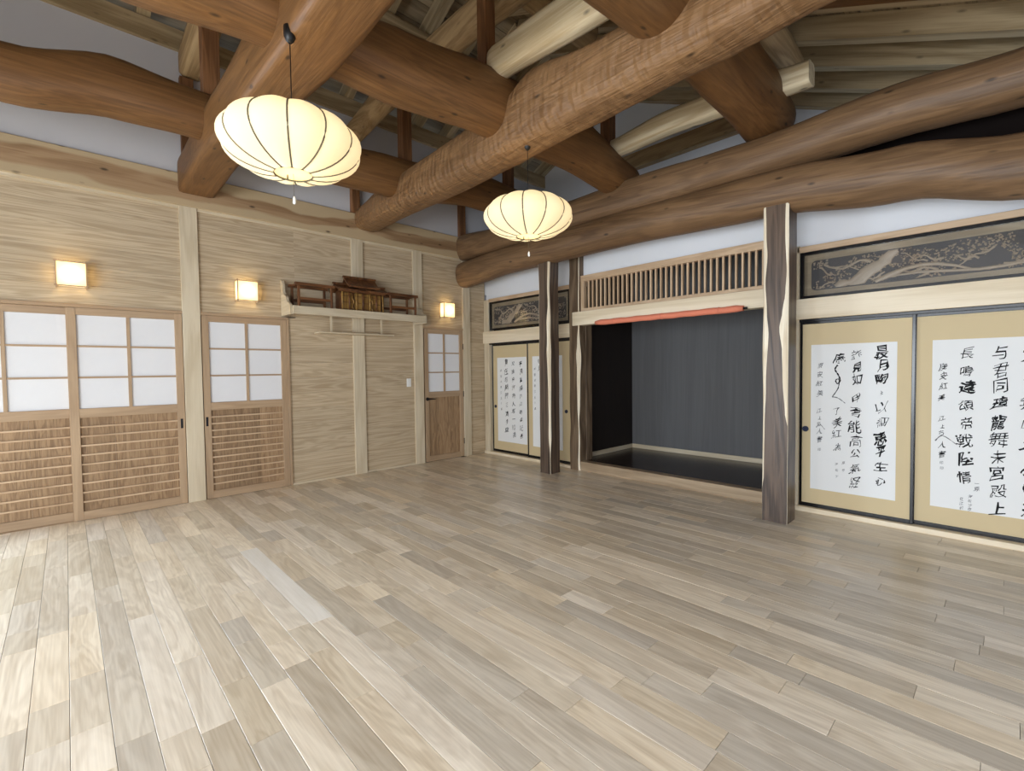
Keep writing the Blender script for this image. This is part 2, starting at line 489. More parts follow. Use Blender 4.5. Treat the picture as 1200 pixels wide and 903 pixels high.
# one conspicuously pale plank near the left doors
def plank_mesh(name, p):
    me = D.meshes.new(name)
    hx = (p[1] - p[0]) / 2 - 0.0008; hy = PW / 2 - 0.0009; dz = 0.0006 * (p[4] - 0.5)
    b = 0.0008
    v = []
    for z, e in ((-0.014, 0), (-b, 0), (0, b)):
        v += [(-hx + e, -hy + e, z + dz), (hx - e, -hy + e, z + dz), (hx - e, hy - e, z + dz), (-hx + e, hy - e, z + dz)]
    f = [(8, 9, 10, 11)]
    for l in (0, 4):
        for i in range(4): f.append((l + i, l + (i + 1) % 4, l + 4 + (i + 1) % 4, l + 4 + i))
    return v, f


M['palefloor'] = wood('pale_oak', (240, 232, 220), (222, 212, 196), rough=0.3, var=0.01, stretch=0.9, bump=0.03, rings=0.2)
for i, p in enumerate(planks[:299]):
    v, f = plank_mesh('plank', p)
    me = D.meshes.new('plank'); me.from_pydata(v, [], f)
    pale = abs(p[0] - 1.95) < 0.01 and abs(p[1] - 3.4) < 0.02
    me.materials.append(M['palefloor'] if pale else M['floor'])
    o = D.objects.new('plank', me)
    link(o, floor, Matrix.Translation(Vector(((p[0] + p[1]) / 2, (p[2] + p[3]) / 2, 0))))
V, F, T = [], [], []
for p in planks[299:]:
    v, f = plank_mesh('plank', p)
    b = len(V); cx, cy = (p[0] + p[1]) / 2, (p[2] + p[3]) / 2
    V += [(a + cx, c + cy, z) for a, c, z in v]; F += [tuple(b + i for i in q) for q in f]; T += [p[4]] * 12
me = D.meshes.new('plank_field'); me.from_pydata(V, [], F); me.materials.append(M['floor'])
at = me.attributes.new('tone', 'FLOAT', 'POINT'); at.data.foreach_set('value', T)
o = D.objects.new('plank_field', me); link(o, floor); o['kind'] = 'stuff'

# ================================================================== ROOF
def zl(x): return 4.93 + 0.445 * x           # underside of the left rafters
def zr(x): return 6.3525 - 0.445 * x          # underside of the right rafters
XR = 1.598
ceil = empty('ceiling', (XR, -3.3, 5.64), 'exposed pine rafters and roof boards over the hall', 'ceiling', kind='structure')
RH = 0.2
ang = math.atan(0.445)


def slope_box(name, xa, xb, y0, y1, h0, h1, side, mat, axis='x'):
    """a member lying on a roof slope; h0..h1 above the underside plane, measured vertically"""
    z = zl if side == 'L' else zr
    bm = bmesh.new()
    mid = Vector(((xa + xb) / 2, (y0 + y1) / 2, z((xa + xb) / 2) + (h0 + h1) / 2))
    if axis == 'x':
        a = -ang if side == 'L' else ang
        R = Matrix.Rotation(a, 4, 'Y')
        L = (xb - xa) / math.cos(ang); H = (h1 - h0) * math.cos(ang)
        add_box(bm, (-L / 2, L / 2), (-(y1 - y0) / 2, (y1 - y0) / 2), (-H / 2, H / 2))
    else:
        a = -ang if side == 'L' else ang
        R = Matrix.Rotation(a, 4, 'Y') @ Matrix.Rotation(PI / 2, 4, 'Z')
        L = (y1 - y0); Wd = (xb - xa) / math.cos(ang); H = (h1 - h0) * math.cos(ang)
        add_box(bm, (-L / 2, L / 2), (-Wd / 2, Wd / 2), (-H / 2, H / 2))
    return from_bm(name, bm, mat, ceil, Matrix.Translation(mid) @ R)


ys = [-0.145 + 0.53 * k for k in range(-15, 4)]
for yy in ys:
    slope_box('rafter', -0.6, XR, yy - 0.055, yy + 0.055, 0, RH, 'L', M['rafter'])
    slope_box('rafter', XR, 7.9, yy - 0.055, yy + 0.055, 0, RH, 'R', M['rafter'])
x = -0.6
while x < XR - 0.01:
    x1 = min(x + 0.2, XR + 0.02)
    slope_box('roof_board', x + 0.003, x1 - 0.003, -8.3, 1.75, RH, RH + 0.03, 'L', M['roofboard'], 'y')
    x = x1
while x < 7.9:
    x1 = x + 0.2
    slope_box('roof_board', x + 0.003, x1 - 0.003, -8.3, 1.75, RH, RH + 0.03, 'R', M['roofboard'], 'y')
    x = x1
bm = bmesh.new()
add_prism(bm, [(-0.62, zl(-0.62) + RH + 0.035), (XR, zl(XR) + RH + 0.035), (7.92, zr(7.92) + RH + 0.035), (7.92, zr(7.92) + RH + 0.09), (XR, zl(XR) + RH + 0.1), (-0.62, zl(-0.62) + RH + 0.09)], -8.3, 1.75, 'xz')
o = from_bm('roof_deck', bm, M['void'], ceil)

# ================================================================== LEFT WALL (x = 0)
wl = bx('wall_left', (-0.22, -0.1), (-6.1, 1.5), (0.0, 4.72), M['plasterdim'])
bx('plaster_band', (-0.22, -0.1), (-8.2, -6.1), (2.12, 4.72), M['plasterdim'], wl, 'y')
bx('plaster_band', (-0.1, -0.045), (-8.2, 1.5), (2.04, 3.3), M['plasterdim'], wl, 'y')
for a_, b_ in ((-3.11, 1.5), (-8.2, -8.03)): bx('plaster_band', (-0.1, -0.045), (a_, b_) , (0.0, 2.04), M['plaster'], wl, 'y')
bx('threshold', (-0.22, -0.004), (-6.1, -3.0), (-0.012, 0.003), M['door'], wl, 'y')
tag(wl, 'board-clad left wall with white plaster above the plate', 'wall', kind='structure')
bx('plaster_band', (-0.045, -0.012), (-8.2, 1.5), (3.3, 4.72), M['plasterdim'], wl, 'y')
# horizontal boards between the posts
bays = [(-5.95, -4.15, 2.03, 3.13), (-3.99, -3.0, 2.03, 3.13), (-3.11, -2.28, 0.0, 2.05), (-3.0, -2.28, 2.05, 3.13), (-2.12, -1.35, 0.0, 3.13),
        (-1.20, -0.45, 2.03, 3.13), (-0.32, 0.02, 0.0, 3.13), (-8.2, -8.05, 0.0, 3.13)]
for (a, b, z0, z1) in bays:
    n = max(1, round((z1 - z0) / 0.19))
    h = (z1 - z0) / n
    for k in range(n):
        bx('plank', (-0.045, -0.008), (a, b), (z0 + k * h + 0.0006, z0 + (k + 1) * h - 0.0006), M['board'], wl, 'y')
for (a, b) in ((-4.15, -3.99), (-2.28, -2.12), (-1.35, -1.20), (-0.45, -0.31), (-6.1, -5.95)):
    bx('post', (-0.05, 0.022), (a, b), (0.0, 3.13), M['lightpost'], wl, 'z', 0.003)
bx('cap_strip', (-0.04, 0.012), (-6.0, 0.02), (3.10, 3.13), M['lightpost'], wl, 'y')
bx('footing_strip', (-0.04, 0.006), (-3.11, -2.28), (0.0, 0.022), M['lightpost'], wl, 'y')
bx('footing_strip', (-0.04, 0.006), (-2.12, -1.35), (0.0, 0.022), M['lightpost'], wl, 'y')

kt = bx('wall_plate', (-0.05, 0.035), (-8.2, -0.3), (3.13, 3.46), M['plate'], None, 'y', 0.006)
tag(kt, 'knotty brown-and-cream plate beam lying on top of the board wall', 'beam')
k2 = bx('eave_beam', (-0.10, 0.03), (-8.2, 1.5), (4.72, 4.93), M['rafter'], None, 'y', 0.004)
tag(k2, 'pale eave beam along the top of the upper left plaster, under the rafter feet', 'beam')

# far gable plaster (beyond the alcove) and the beam set in it
bm = bmesh.new()
add_prism(bm, [(-0.2, 2.2), (7.7, 2.2), (7.7, zr(7.7) + 0.19), (XR, zl(XR) + 0.19), (-0.2, zl(-0.2) + 0.19)], 1.5, 1.6, 'xz')
tag(from_bm('wall_gable', bm, M['plaster']), 'white gable plaster glimpsed between the high logs', 'wall', kind='structure')
tag(bx('gable_tie', (1.6, 3.72), (1.38, 1.5), (4.45, 4.68), M['purlin'], None, 'x', 0.004), 'short brown tie beam fixed across the white gable plaster', 'beam')

# ================================================================== LOGS
log('log_beam', 'x', [(-0.02, [-3.99, 3.43, .165, .175]), (1.0, [-3.98, 3.47, .16, .18]), (2.2, [-3.96, 3.455, .165, .205]), (3.2, [-3.93, 3.46, .175, .215]), (4.6, [-3.93, 3.48, .17, .20]), (6.3, [-3.93, 3.38, .17, .17])],
    M['log'], 'squared brown log over the nearer lantern, its end resting on the left wall plate', group=None, seed=3, power=11, rough=0.03, nr=40)
log('log_beam', 'x', [(-0.02, [-2.06, 3.40, .17, .15]), (0.8, [-2.10, 3.42, .18, .19]), (1.8, [-2.12, 3.42, .18, .22]), (2.9, [-2.14, 3.43, .19, .22]), (3.35, [-2.15, 3.49, .2, .27]), (4.1, [-2.15, 3.47, .19, .225]), (4.7, [-2.13, 3.45, .18, .18]), (5.3, [-2.12, 3.45, .17, .14]), (6.4, [-2.1, 3.4, .15, .12])],
    M['loghewn'], 'adze-marked humped log that carries the farther lantern', seed=11, power=3.2, rough=0.05, dents=((3.4, 1.9, 0.25, 0.12), (2.2, 1.2, 0.3, 0.07)))
log('log_beam', 'x', [(-0.01, [-0.42, 3.30, .16, .20]), (1.1, [-0.42, 3.26, .16, .165]), (3.0, [-0.42, 3.26, .18, .2]), (4.5, [-0.42, 3.25, .18, .175]), (5.4, [-0.42, 3.29, .2, .18]), (6.1, [-0.42, 3.25, .19, .17]), (7.3, [-0.42, 2.98, .17, .14])],
    M['loggrey'], 'upper of the two long logs above the alcove, with a lengthwise crack', seed=21, power=2.5, rough=0.05, dents=((5.2, 3.6, 0.2, 0.08), (3.2, 1.4, 0.5, 0.05)))
log('log_beam', 'x', [(-0.01, [-0.42, 2.88, .17, .20]), (1.1, [-0.42, 2.93, .19, .18]), (3.0, [-0.42, 2.95, .2, .185]), (4.5, [-0.42, 2.915, .2, .195]), (5.4, [-0.42, 2.82, .2, .2]), (6.1, [-0.42, 2.67, .2, .21]), (7.5, [-0.42, 2.3, .2, .2])],
    M['loggrey'], 'arched lower log borne on the dark posts above the alcove', seed=31, power=2.3, rough=0.045, dents=((2.2, 3.8, 0.15, 0.06), (3.6, 3.6, 0.15, 0.06)))
log('log_beam', 'y', [(-8.2, [1.1, 3.45, .16, .18]), (-5.3, [1.1, 3.505, .17, .185]), (-4.7, [1.1, 3.63, .17, .22]), (-4.25, [1.1, 3.62, .17, .19]), (-3.1, [1.1, 3.54, .16, .19]), (-2.3, [1.1, 3.59, .17, .22]), (-1.0, [1.1, 3.74, .17, .22]), (-0.2, [1.1, 3.72, .17, .2])],
    M['log'], 'wavy brown log crossing nearest the left wall, in front of the upper plaster', seed=41, power=2.6, rough=0.04)
log('log_beam', 'y', [(-8.2, [2.9, 3.45, .2, .2]), (-4.8, [2.9, 3.49, .2, .2]), (-4.15, [2.9, 3.53, .19, .18]), (-3.7, [2.9, 3.545, .2, .2]), (-3.3, [2.9, 3.56, .21, .24]), (-2.4, [2.9, 3.645, .215, .26]), (-1.3, [2.9, 3.66, .21, .25]), (-0.2, [2.9, 3.5, .17, .2])],
    M['log'], 'thick brown cross log between the two lanterns, its end on the upper alcove log', seed=51, power=2.3, rough=0.035)
log('log_beam', 'y', [(-8.2, [4.47, 3.55, .22, .22]), (-3.5, [4.47, 3.60, .24, .24]), (-1.8, [4.46, 3.72, .24, .26]), (-0.9, [4.44, 3.71, .235, .265]), (-0.2, [4.43, 3.63, .22, .24])],
    M['log'], 'smooth round cross log at top right, its end on the upper alcove log', seed=61, power=2.0, rough=0.02)
# pale horizontal ties
log('tie_beam', 'x', [(0.0, [-4.01, 4.6, .105, .14]), (1.6, [-4.01, 4.65, .11, .15])], M['purlin'], 'stubby square tie beam reaching out above the squared log', seed=71, power=6, rough=0.01, nr=20, nseg=20)
log('tie_beam', 'x', [(0.0, [-2.32, 4.36, .10, .12]), (1.0, [-2.2, 4.62, .12, .15]), (2.0, [-2.16, 4.68, .12, .15]), (4.0, [-2.15, 4.62, .12, .14])], M['purlin'], 'light brown round tie running over the thick cross log to the top of the picture', seed=75, power=2.6, rough=0.02, nr=20)
log('tie_beam', 'x', [(2.97, [-2.36, 3.92, .09, .125]), (4.2, [-2.36, 3.88, .1, .145]), (4.9, [-2.36, 3.86, .1, .15])], M['pale'], 'whitish knotty tie beam starting at a strut above the humped log', seed=81, power=4, rough=0.05, nr=20)
log('tie_beam', 'x', [(2.96, [-0.60, 3.78, .07, .085]), (3.6, [-0.60, 3.82, .08, .10]), (4.2, [-0.60, 3.80, .08, .105]), (4.86, [-0.60, 3.74, .08, .09])], M['pale'], 'whitish tie beam poking out beyond the smooth round cross log', seed=85, power=9, rough=0.04, nr=20, endround=0)
# purlins
log('purlin', 'y', [(-8.2, [1.1, 5.3, .06, .11]), (1.5, [1.1, 5.3, .06, .11])], M['rafter'], 'squared purlin high over the cross log nearest the left wall', seed=91, power=8, rough=0.005, nr=20, nseg=10)
log('purlin', 'y', [(-8.2, [2.9, 4.88, .15, .16]), (-2.0, [2.9, 4.88, .15, .16]), (-0.95, [2.9, 4.88, .14, .15])], M['purlin'], 'round pale purlin over the thick cross log', seed=95, power=2.2, rough=0.03, nr=24)
log('purlin', 'y', [(-8.2, [4.5, 4.19, .14, .15]), (-0.6, [4.52, 4.19, .15, .15]), (0.05, [4.5, 4.19, .14, .15])], M['purlin'], 'round pale purlin just above the smooth round cross log', seed=99, power=2.2, rough=0.03, nr=24)
# the brown sloping rafter near the picture's top edge
bm = bmesh.new(); add_box(bm, (-1.75, 1.75), (-0.07, 0.07), (-0.09, 0.09))
o = from_bm('sloping_beam', bm, M['log'], None, Matrix.Translation((6.2, -1.0, zr(6.2) - 0.03)) @ Matrix.Rotation(ang, 4, 'Y'))
tag(o, 'orange-brown sloping beam under the rafters at top right', 'beam')
# struts
def strut(x, y, z0, z1, w, label, d=None):
    d = d or w
    o = bx('strut', (x - w / 2, x + w / 2), (y - d / 2, y + d / 2), (z0, z1), M['strut'], None, 'z', 0.003)
    return tag(o, label, 'strut', None)
strut(1.1, -4.05, 3.78, 5.19, 0.13, 'reddish strut standing on the wavy log behind the squared log')
strut(1.1, -2.10, 3.80, 5.19, 0.12, 'tall reddish strut on the wavy log, right of the nearer lantern')
strut(1.1, -0.45, 3.88, 5.19, 0.12, 'reddish strut on the wavy log directly above the farther lantern')
strut(2.9, -2.38, 3.80, 4.735, 0.11, 'reddish strut standing on the thick cross log beside the whitish tie beam')
strut(2.9, -0.62, 3.80, 4.735, 0.12, 'reddish strut on the thick cross log where the poking whitish tie starts')
strut(0.03, -4.05, 3.46, 4.45, 0.07, 'thin strut against the upper plaster left of the squared log', 0.12)
strut(0.03, -2.22, 3.46, 4.25, 0.07, 'thin strut against the upper plaster above the end of the humped log', 0.11)
strut(0.03, -0.46, 3.46, 4.72, 0.07, 'thin strut against the upper plaster in the far corner over the alcove logs', 0.11)

# ================================================================== SHOJI DOORS ON THE LEFT WALL
def grid_door(n, y0, y1, x0, label, slats=10, stile=0.065, zmax=2.0, hand='right', lever=False):
    root = empty('door_%d' % n, (x0, (y0 + y1) / 2, 0.0), label, 'door', kind='structure')
    xa, xb = x0, x0 + 0.034
    bx('stile', (xa, xb), (y0, y0 + stile), (0.004, zmax), M['door'], root, 'z', 0.002)
    bx('stile', (xa, xb), (y1 - stile, y1), (0.004, zmax), M['door'], root, 'z', 0.002)
    a, b = y0 + stile, y1 - stile
    for z0, z1 in ((1.935, zmax), (0.97, 1.055), (0.004, 0.085)):
        bx('rail', (xa + 0.002, xb - 0.001), (a, b), (z0, z1), M['door'], root, 'y', 0.001)
    ym = (a + b) / 2
    bx('muntin', (xa + 0.01, xb - 0.006), (ym - 0.013, ym + 0.013), (1.055, 1.935), M['door'], root, 'z')
    zs = (1.055, 1.348, 1.642, 1.935)
    for z in zs[1:3]:
        bx('muntin', (xa + 0.012, xb - 0.008), (a, b), (z - 0.009, z + 0.009), M['door'], root, 'y')
    for k in range(3):
        for (p, q) in ((a, ym - 0.013), (ym + 0.013, b)):
            bx('pane', (xa + 0.008, xa + 0.014), (p, q), (zs[k] + 0.001, zs[k + 1] - 0.001), M['shoji'], root, 'y')
    # lower infill: vertical boards behind the slats
    nb = 3
    for k in range(nb):
        w = (b - a) / nb
        bx('panel', (xa + 0.006, xa + 0.012), (a + k * w, a + (k + 1) * w - 0.001), (0.085, 0.97), M['doorpanel'], root, 'z')
    if slats:
        h = (0.97 - 0.085) / slats
        for k in range(1, slats):
            z = 0.085 + k * h
            bx('slat', (xa + 0.013, xb - 0.003), (a, b), (z - 0.007, z + 0.007), M['lattice'], root, 'y')
    if lever:
        yh = y0 + 0.035
        bm = bmesh.new()
        add_tube(bm, [(xb, yh, 0.95), (xb + 0.045, yh, 0.95)], 0.011, 10)
        add_tube(bm, [(xb + 0.045, yh - 0.008, 0.95), (xb + 0.05, yh + 0.05, 0.953), (xb + 0.045, yh + 0.115, 0.948)], [0.011, 0.009, 0.008], 10)
        add_tube(bm, [(xb, yh, 0.95), (xb + 0.008, yh, 0.95)], 0.026, 18)
        tag(from_bm('lever_handle', bm, M['metal'], root), 'dark metal lever handle')
        for z in (0.25, 1.0, 1.75):
            bm = bmesh.new(); add_tube(bm, [(xb, y1 + 0.003, z - 0.045), (xb, y1 + 0.003, z + 0.045)], 0.008, 8)
            from_bm('hinge', bm, M['metal'], root)
    else:
        yh = y1 - 0.03 if hand == 'right' else y0 + 0.025
        bx('pull', (xb - 0.004, xb + 0.002), (yh - 0.011, yh + 0.011), (0.80, 0.90), M['metal'], root, 'z', 0.002)
    return root


grid_door(1, -5.04, -4.155, -0.022, 'right-hand sliding paper-and-slat door of the pair under the leftmost lamp')
grid_door(2, -5.92, -4.98, -0.062, 'left sliding door of the pair, cut by the picture edge')
grid_door(3, -3.982, -3.115, -0.022, 'single sliding paper door with a woven lower panel between post and shrine shelf', slats=12, hand='left')
grid_door(4, -1.17, -0.455, -0.030, 'narrow hinged paper door with a lever handle near the far corner', slats=0, lever=True)
for (a, b, nm) in ((-5.95, -4.15, 'trim_1'), (-3.99, -3.09, 'trim_2'), (-1.20, -0.45, 'trim_3')):
    tag(bx(nm, (-0.07, 0.016), (a, b), (2.002, 2.032), M['door'], None, 'y', 0.002), {'trim_1': 'head rail over the paired sliding doors', 'trim_2': 'head rail over the single sliding door', 'trim_3': 'head rail over the hinged door'}[nm], 'trim', kind='structure')
tag(bx('trim_4', (-0.05, 0.014), (-3.113, -3.085), (0.0, 2.002), M['door'], None, 'z', 0.002), 'jamb right of the single sliding door', 'trim', kind='structure')
# light switch
sw = empty('light_switch', (0.0, -1.44, 1.2), 'small white light switch on the boards left of the hinged door', 'switch')
bx('cover_plate', (-0.008, 0.002), (-1.475, -1.405), (1.145, 1.265), M['plastic'], sw, 'z', 0.003)
bx('rocker', (0.002, 0.006), (-1.462, -1.418), (1.165, 1.245), M['plastic'], sw, 'z', 0.002)

# ================================================================== WALL LAMPS
def wall_lamp(y0, label, w=0.215, z0=2.17, z1=2.42):
    root = empty('wall_lamp', (0, y0, z0), label, 'lamp', 'square paper wall lamps on the left wall')
    y1 = y0 + w; d = 0.11
    bm = bmesh.new()
    add_box(bm, (-0.008, 0.004), (y0 + 0.02, y1 - 0.02), (z0 + 0.02, z1 - 0.02))
    from_bm('back_plate', bm, M['kamoi'], root)
    t = 0.009
    for yy in (y0, y1 - t):
        for (xa, xb) in ((0.0, t), (d - t, d)):
            bx('frame_bar', (xa, xb), (yy, yy + t), (z0, z1), M['door'], root, 'z')
    for zz in (z0 + 0.012, z1 - 0.012 - t):
        bx('frame_bar', (d - t, d + 0.001), (y0 - 0.01, y1 + 0.01), (zz, zz + t), M['door'], root, 'y')
        for yy in (y0, y1 - t):
            bx('frame_bar', (0, d), (yy - 0.001, yy + t + 0.001), (zz, zz + t), M['door'], root, 'x')
    bm = bmesh.new()
    e = 0.004
    for q in ([(d - e, y0 + e, z0 + .01), (d - e, y1 - e, z0 + .01), (d - e, y1 - e, z1 - .01), (d - e, y0 + e, z1 - .01)],
              [(0.01, y0 + e, z0 + .01), (d - e, y0 + e, z0 + .01), (d - e, y0 + e, z1 - .01), (0.01, y0 + e, z1 - .01)],
              [(0.01, y1 - e, z0 + .01), (d - e, y1 - e, z0 + .01), (d - e, y1 - e, z1 - .01), (0.01, y1 - e, z1 - .01)]):
        bm.faces.new([bm.verts.new(p) for p in q])
    from_bm('paper_shade', bm, M['lamppaper'], root)
    l = D.lights.new('bulb', 'POINT'); l.energy = 2.4; l.color = (1.0, 0.78, 0.38); l.shadow_soft_size = 0.03
    lo = D.objects.new('bulb', l); link(lo, root, Matrix.Translation((0.055, (y0 + y1) / 2, (z0 + z1) / 2)))
    bm = bmesh.new(); bmesh.ops.create_uvsphere(bm, u_segments=12, v_segments=8, radius=0.02)
    for v in bm.verts: v.co += Vector((0.03, (y0 + y1) / 2, z0 + 0.06))
    from_bm('bulb_socket', bm, M['plastic'], root)
    return root


wall_lamp(-5.10, 'lit square wall lamp above the paired sliding doors')
wall_lamp(-3.65, 'lit square wall lamp above the single sliding door')
wall_lamp(-0.88, 'lit square wall lamp above the narrow hinged door', w=0.21)

# ================================================================== PENDANT LANTERNS
def lantern(x, y, z, ztop, label, grp='scalloped pendant lanterns'):
    root = empty('pendant_lantern', (x, y, z), label, 'lantern', grp)
    a, b = 0.355, 0.165
    N, G = 12, 8
    bm = bmesh.new()
    rows = 18; cols = N * G
    grid = []
    def prof(i, c):
        # vertical parameter from top opening to bottom ring
        s = -1.18 + (2.52) * i / rows
        ph = s
        th = 2 * PI * c / cols + 0.13
        g = (c % G) / G
        bulge = 1 + 0.055 * math.sin(PI * g) * math.cos(ph) + 0.0
        rr = a * (abs(math.cos(ph)) ** 0.85) * bulge
        zz = -b * math.sin(ph) * (1.0 + 0.05 * math.sin(PI * g))
        return Vector((x + rr * math.cos(th), y + rr * math.sin(th), z + zz))
    for i in range(rows + 1):
        grid.append([bm.verts.new(prof(i, c)) for c in range(cols)])
    for i in range(rows):
        for c in range(cols):
            f = bm.faces.new((grid[i][c], grid[i][(c + 1) % cols], grid[i + 1][(c + 1) % cols], grid[i + 1][c])); f.smooth = True
    sh = from_bm('cloth_shade', bm, M['shade'], root)
    for k in range(N):
        bm = bmesh.new()
        pts = []
        for i in range(rows + 1):
            p = prof(i, k * G); c = Vector((x, y, z)); dvec = (p - c).normalized()
            pts.append(p + dvec * 0.001)
        add_tube(bm, pts, 0.0046, 6)
        from_bm('rib', bm, M['rib'], root)
    ph = -1.18 + 2.52; zb = z - b * math.sin(ph); rb = a * math.cos(ph) ** 0.85
    bm = bmesh.new()
    pts = [(x + rb * math.cos(t * PI / 12), y + rb * math.sin(t * PI / 12), zb) for t in range(25)]
    add_tube(bm, pts, 0.0045, 6, caps=False)
    from_bm('bottom_ring', bm, M['rib'], root)
    bm = bmesh.new()
    bmesh.ops.create_circle(bm, cap_ends=True, segments=24, radius=rb)
    for v in bm.verts: v.co += Vector((x, y, zb + 0.003))
    from_bm('bottom_cap', bm, M['shadecap'], root)
    bm = bmesh.new()
    add_tube(bm, [(x, y, ztop - 0.012), (x, y, z + 0.05)], 0.003, 6)
    from_bm('cord', bm, M['black'], root)
    bm = bmesh.new()
    add_tube(bm, [(x, y, ztop + 0.03), (x, y, ztop - 0.02), (x, y, ztop - 0.045), (x, y, ztop - 0.06)], [0.032, 0.032, 0.022, 0.008], 14)
    from_bm('ceiling_cup', bm, M['black'], root)
    bm = bmesh.new()
    add_tube(bm, [(x, y, z + 0.09), (x, y, z + 0.045)], 0.03, 12)
    from_bm('lamp_holder', bm, M['plastic'], root)
    # pull cord with white knob
    bm = bmesh.new(); add_tube(bm, [(x + 0.0, y, zb), (x + 0.004, y, zb - 0.13)], 0.0012, 5)
    pc = from_bm('pull_cord', bm, M['rib'], root)
    bm = bmesh.new(); add_tube(bm, [(x + 0.004, y, zb - 0.125), (x + 0.004, y, zb - 0.14), (x + 0.004, y, zb - 0.16), (x + 0.004, y, zb - 0.168)], [0.003, 0.008, 0.009, 0.004], 10)
    from_bm('knob', bm, M['plastic'], pc, Matrix.Identity(4))
    bm = bmesh.new(); add_tube(bm, [(x - 0.035, y - 0.02, zb + 0.01), (x - 0.035, y - 0.02, zb - 0.02), (x - 0.035, y - 0.02, zb - 0.028)], [0.003, 0.005, 0.003], 8)
    from_bm('switch_tip', bm, M['rib'], root)
    l = D.lights.new('lantern_bulb', 'POINT'); l.energy = 3.2; l.color = (1.0, 0.86, 0.62); l.shadow_soft_size = 0.05
    lo = D.objects.new('lantern_bulb', l); link(lo, root, Matrix.Translation((x, y, z - 0.02)))
    return root


lantern(3.2, -4.09, 2.65, 3.27, 'large lit lantern hanging from the squared log, nearer one')
lantern(3.2, -2.20, 2.65, 3.26, 'smaller-looking lit lantern hanging from the humped log, farther one')

# ================================================================== SHRINE SHELF
SH = empty('shrine_shelf', (0, -2.25, 2.05), 'long pale wall shelf with scrolled end brackets that carries the dark shrine', 'shelf')
bx('shelf_board', (-0.008, 0.31), (-3.12, -1.36), (2.085, 2.115), M['lightpost'], SH, 'y', 0.002)
bx('front_fascia', (0.31, 0.34), (-3.14, -1.34), (2.05, 2.145), M['lightpost'], SH, 'y', 0.004)
prof = [(0, 2.045), (0, 2.48), (0.045, 2.46), (0.07, 2.42), (0.075, 2.34), (0.10, 2.29), (0.15, 2.275), (0.185, 2.25), (0.20, 2.21), (0.23, 2.185), (0.275, 2.175), (0.30, 2.15), (0.31, 2.045)]
for yy in (-3.165, -1.345):
    bm = bmesh.new(); add_prism(bm, prof, yy, yy + 0.028, 'xz')
    from_bm('bracket', bm, M['lightpost'], SH)
hs = empty('hanging_shelf', (0, -2.2, 1.87), 'small pale shelf hung below the long shrine shelf', 'shelf')
bx('shelf_board', (-0.008, 0.17), (-2.78, -1.76), (1.855, 1.872), M['lightpost'], hs, 'y', 0.002)
for yy in (-2.62, -1.93):
    bx('hanger', (0.10, 0.116), (yy, yy + 0.022), (1.872, 2.085), M['lightpost'], hs, 'z')
tag(bx('talisman_board', (0.02, 0.09), (-2.45, -1.95), (1.873, 1.892), M['board'], None, 'y', 0.003), 'thin flat board lying on the small hanging shelf', 'board')


def railing(ya, yb, label):
    r = empty('shrine_railing', (0.2, (ya + yb) / 2, 2.116), label, 'railing', None)
    for (xa) in (0.05, 0.27):
        for yy in (ya, yb - 0.022):
            bx('upright', (xa, xa + 0.022), (yy, yy + 0.028), (2.116, 2.40), M['shrine'], r, 'z', 0.002)
        bx('top_rail', (xa - 0.002, xa + 0.03), (ya - 0.03, yb + 0.03), (2.39, 2.425), M['shrine'], r, 'y', 0.003)
        bx('mid_rail', (xa + 0.003, xa + 0.019), (ya, yb), (2.225, 2.255), M['shrine'], r, 'y')
        bx('bottom_rail', (xa + 0.003, xa + 0.019), (ya, yb), (2.118, 2.15), M['shrine'], r, 'y')
    for yy in (ya, yb - 0.02):
        bx('side_rail', (0.05, 0.29), (yy, yy + 0.018), (2.395, 2.415), M['shrine'], r, 'x')
    return r


railing(-3.07, -2.66, 'openwork dark wooden railing at the left of the shrine')
railing(-1.88, -1.48, 'openwork dark wooden railing at the right of the shrine')
# the shrine: three bays, doors and stepped roofs
S = empty('house_shrine', (0.16, -2.25, 2.116), 'dark brown miniature shrine with gilt doors and three stepped roofs', 'shrine')
y0, y1 = -2.54, -1.94
ym = (y0 + y1) / 2
bx('base', (0.03, 0.28), (y0 - 0.02, y1 + 0.02), (2.116, 2.14), M['shrine'], S, 'y', 0.003)
bx('body', (0.05, 0.20), (y0 + 0.02, y1 - 0.02), (2.14, 2.40), M['shrine'], S, 'z', 0.002)
for k in range(7):
    yy = y0 + 0.01 + k * (y1 - y0 - 0.045) / 6
    bm = bmesh.new(); add_tube(bm, [(0.245, yy + 0.0125, 2.14), (0.245, yy + 0.0125, 2.395)], 0.0105, 10)
    from_bm('pillar', bm, M['shrinegold'] if k in (0, 2, 4, 6) else M['shrine'], S)
for (a, b) in ((ym - 0.10, ym - 0.002), (ym + 0.002, ym + 0.10), (y0 + 0.04, y0 + 0.165), (y1 - 0.165, y1 - 0.04)):
    d = bx('door', (0.20, 0.212), (a, b), (2.145, 2.375), M['shrinegold'], S, 'z', 0.001)
    for k in range(3):
        bx('door_bar', (0.212, 0.216), (a + 0.01, b - 0.01), (2.17 + k * 0.08, 2.178 + k * 0.08), M['shrine'], d, 'y')
for k, s in ((0, -1), (1, 1)):
    bm = bmesh.new()
    pts = [(0.23, ym + s * 0.13, 2.15 + 0.022 * i) for i in range(10)]
    pts = [(p[0] + 0.008 * math.sin(i * 1.3), p[1] + 0.01 * math.cos(i * 1.3), p[2]) for i, p in enumerate(pts)]
    add_tube(bm, pts, 0.009, 7)
    from_bm('carved_dragon_column', bm, M['shrinegold'], S)
D.objects[-1] if False else None
bx('lintel', (0.19, 0.262), (y0 - 0.01, y1 + 0.01), (2.378, 2.41), M['shrine'], S, 'y', 0.003)


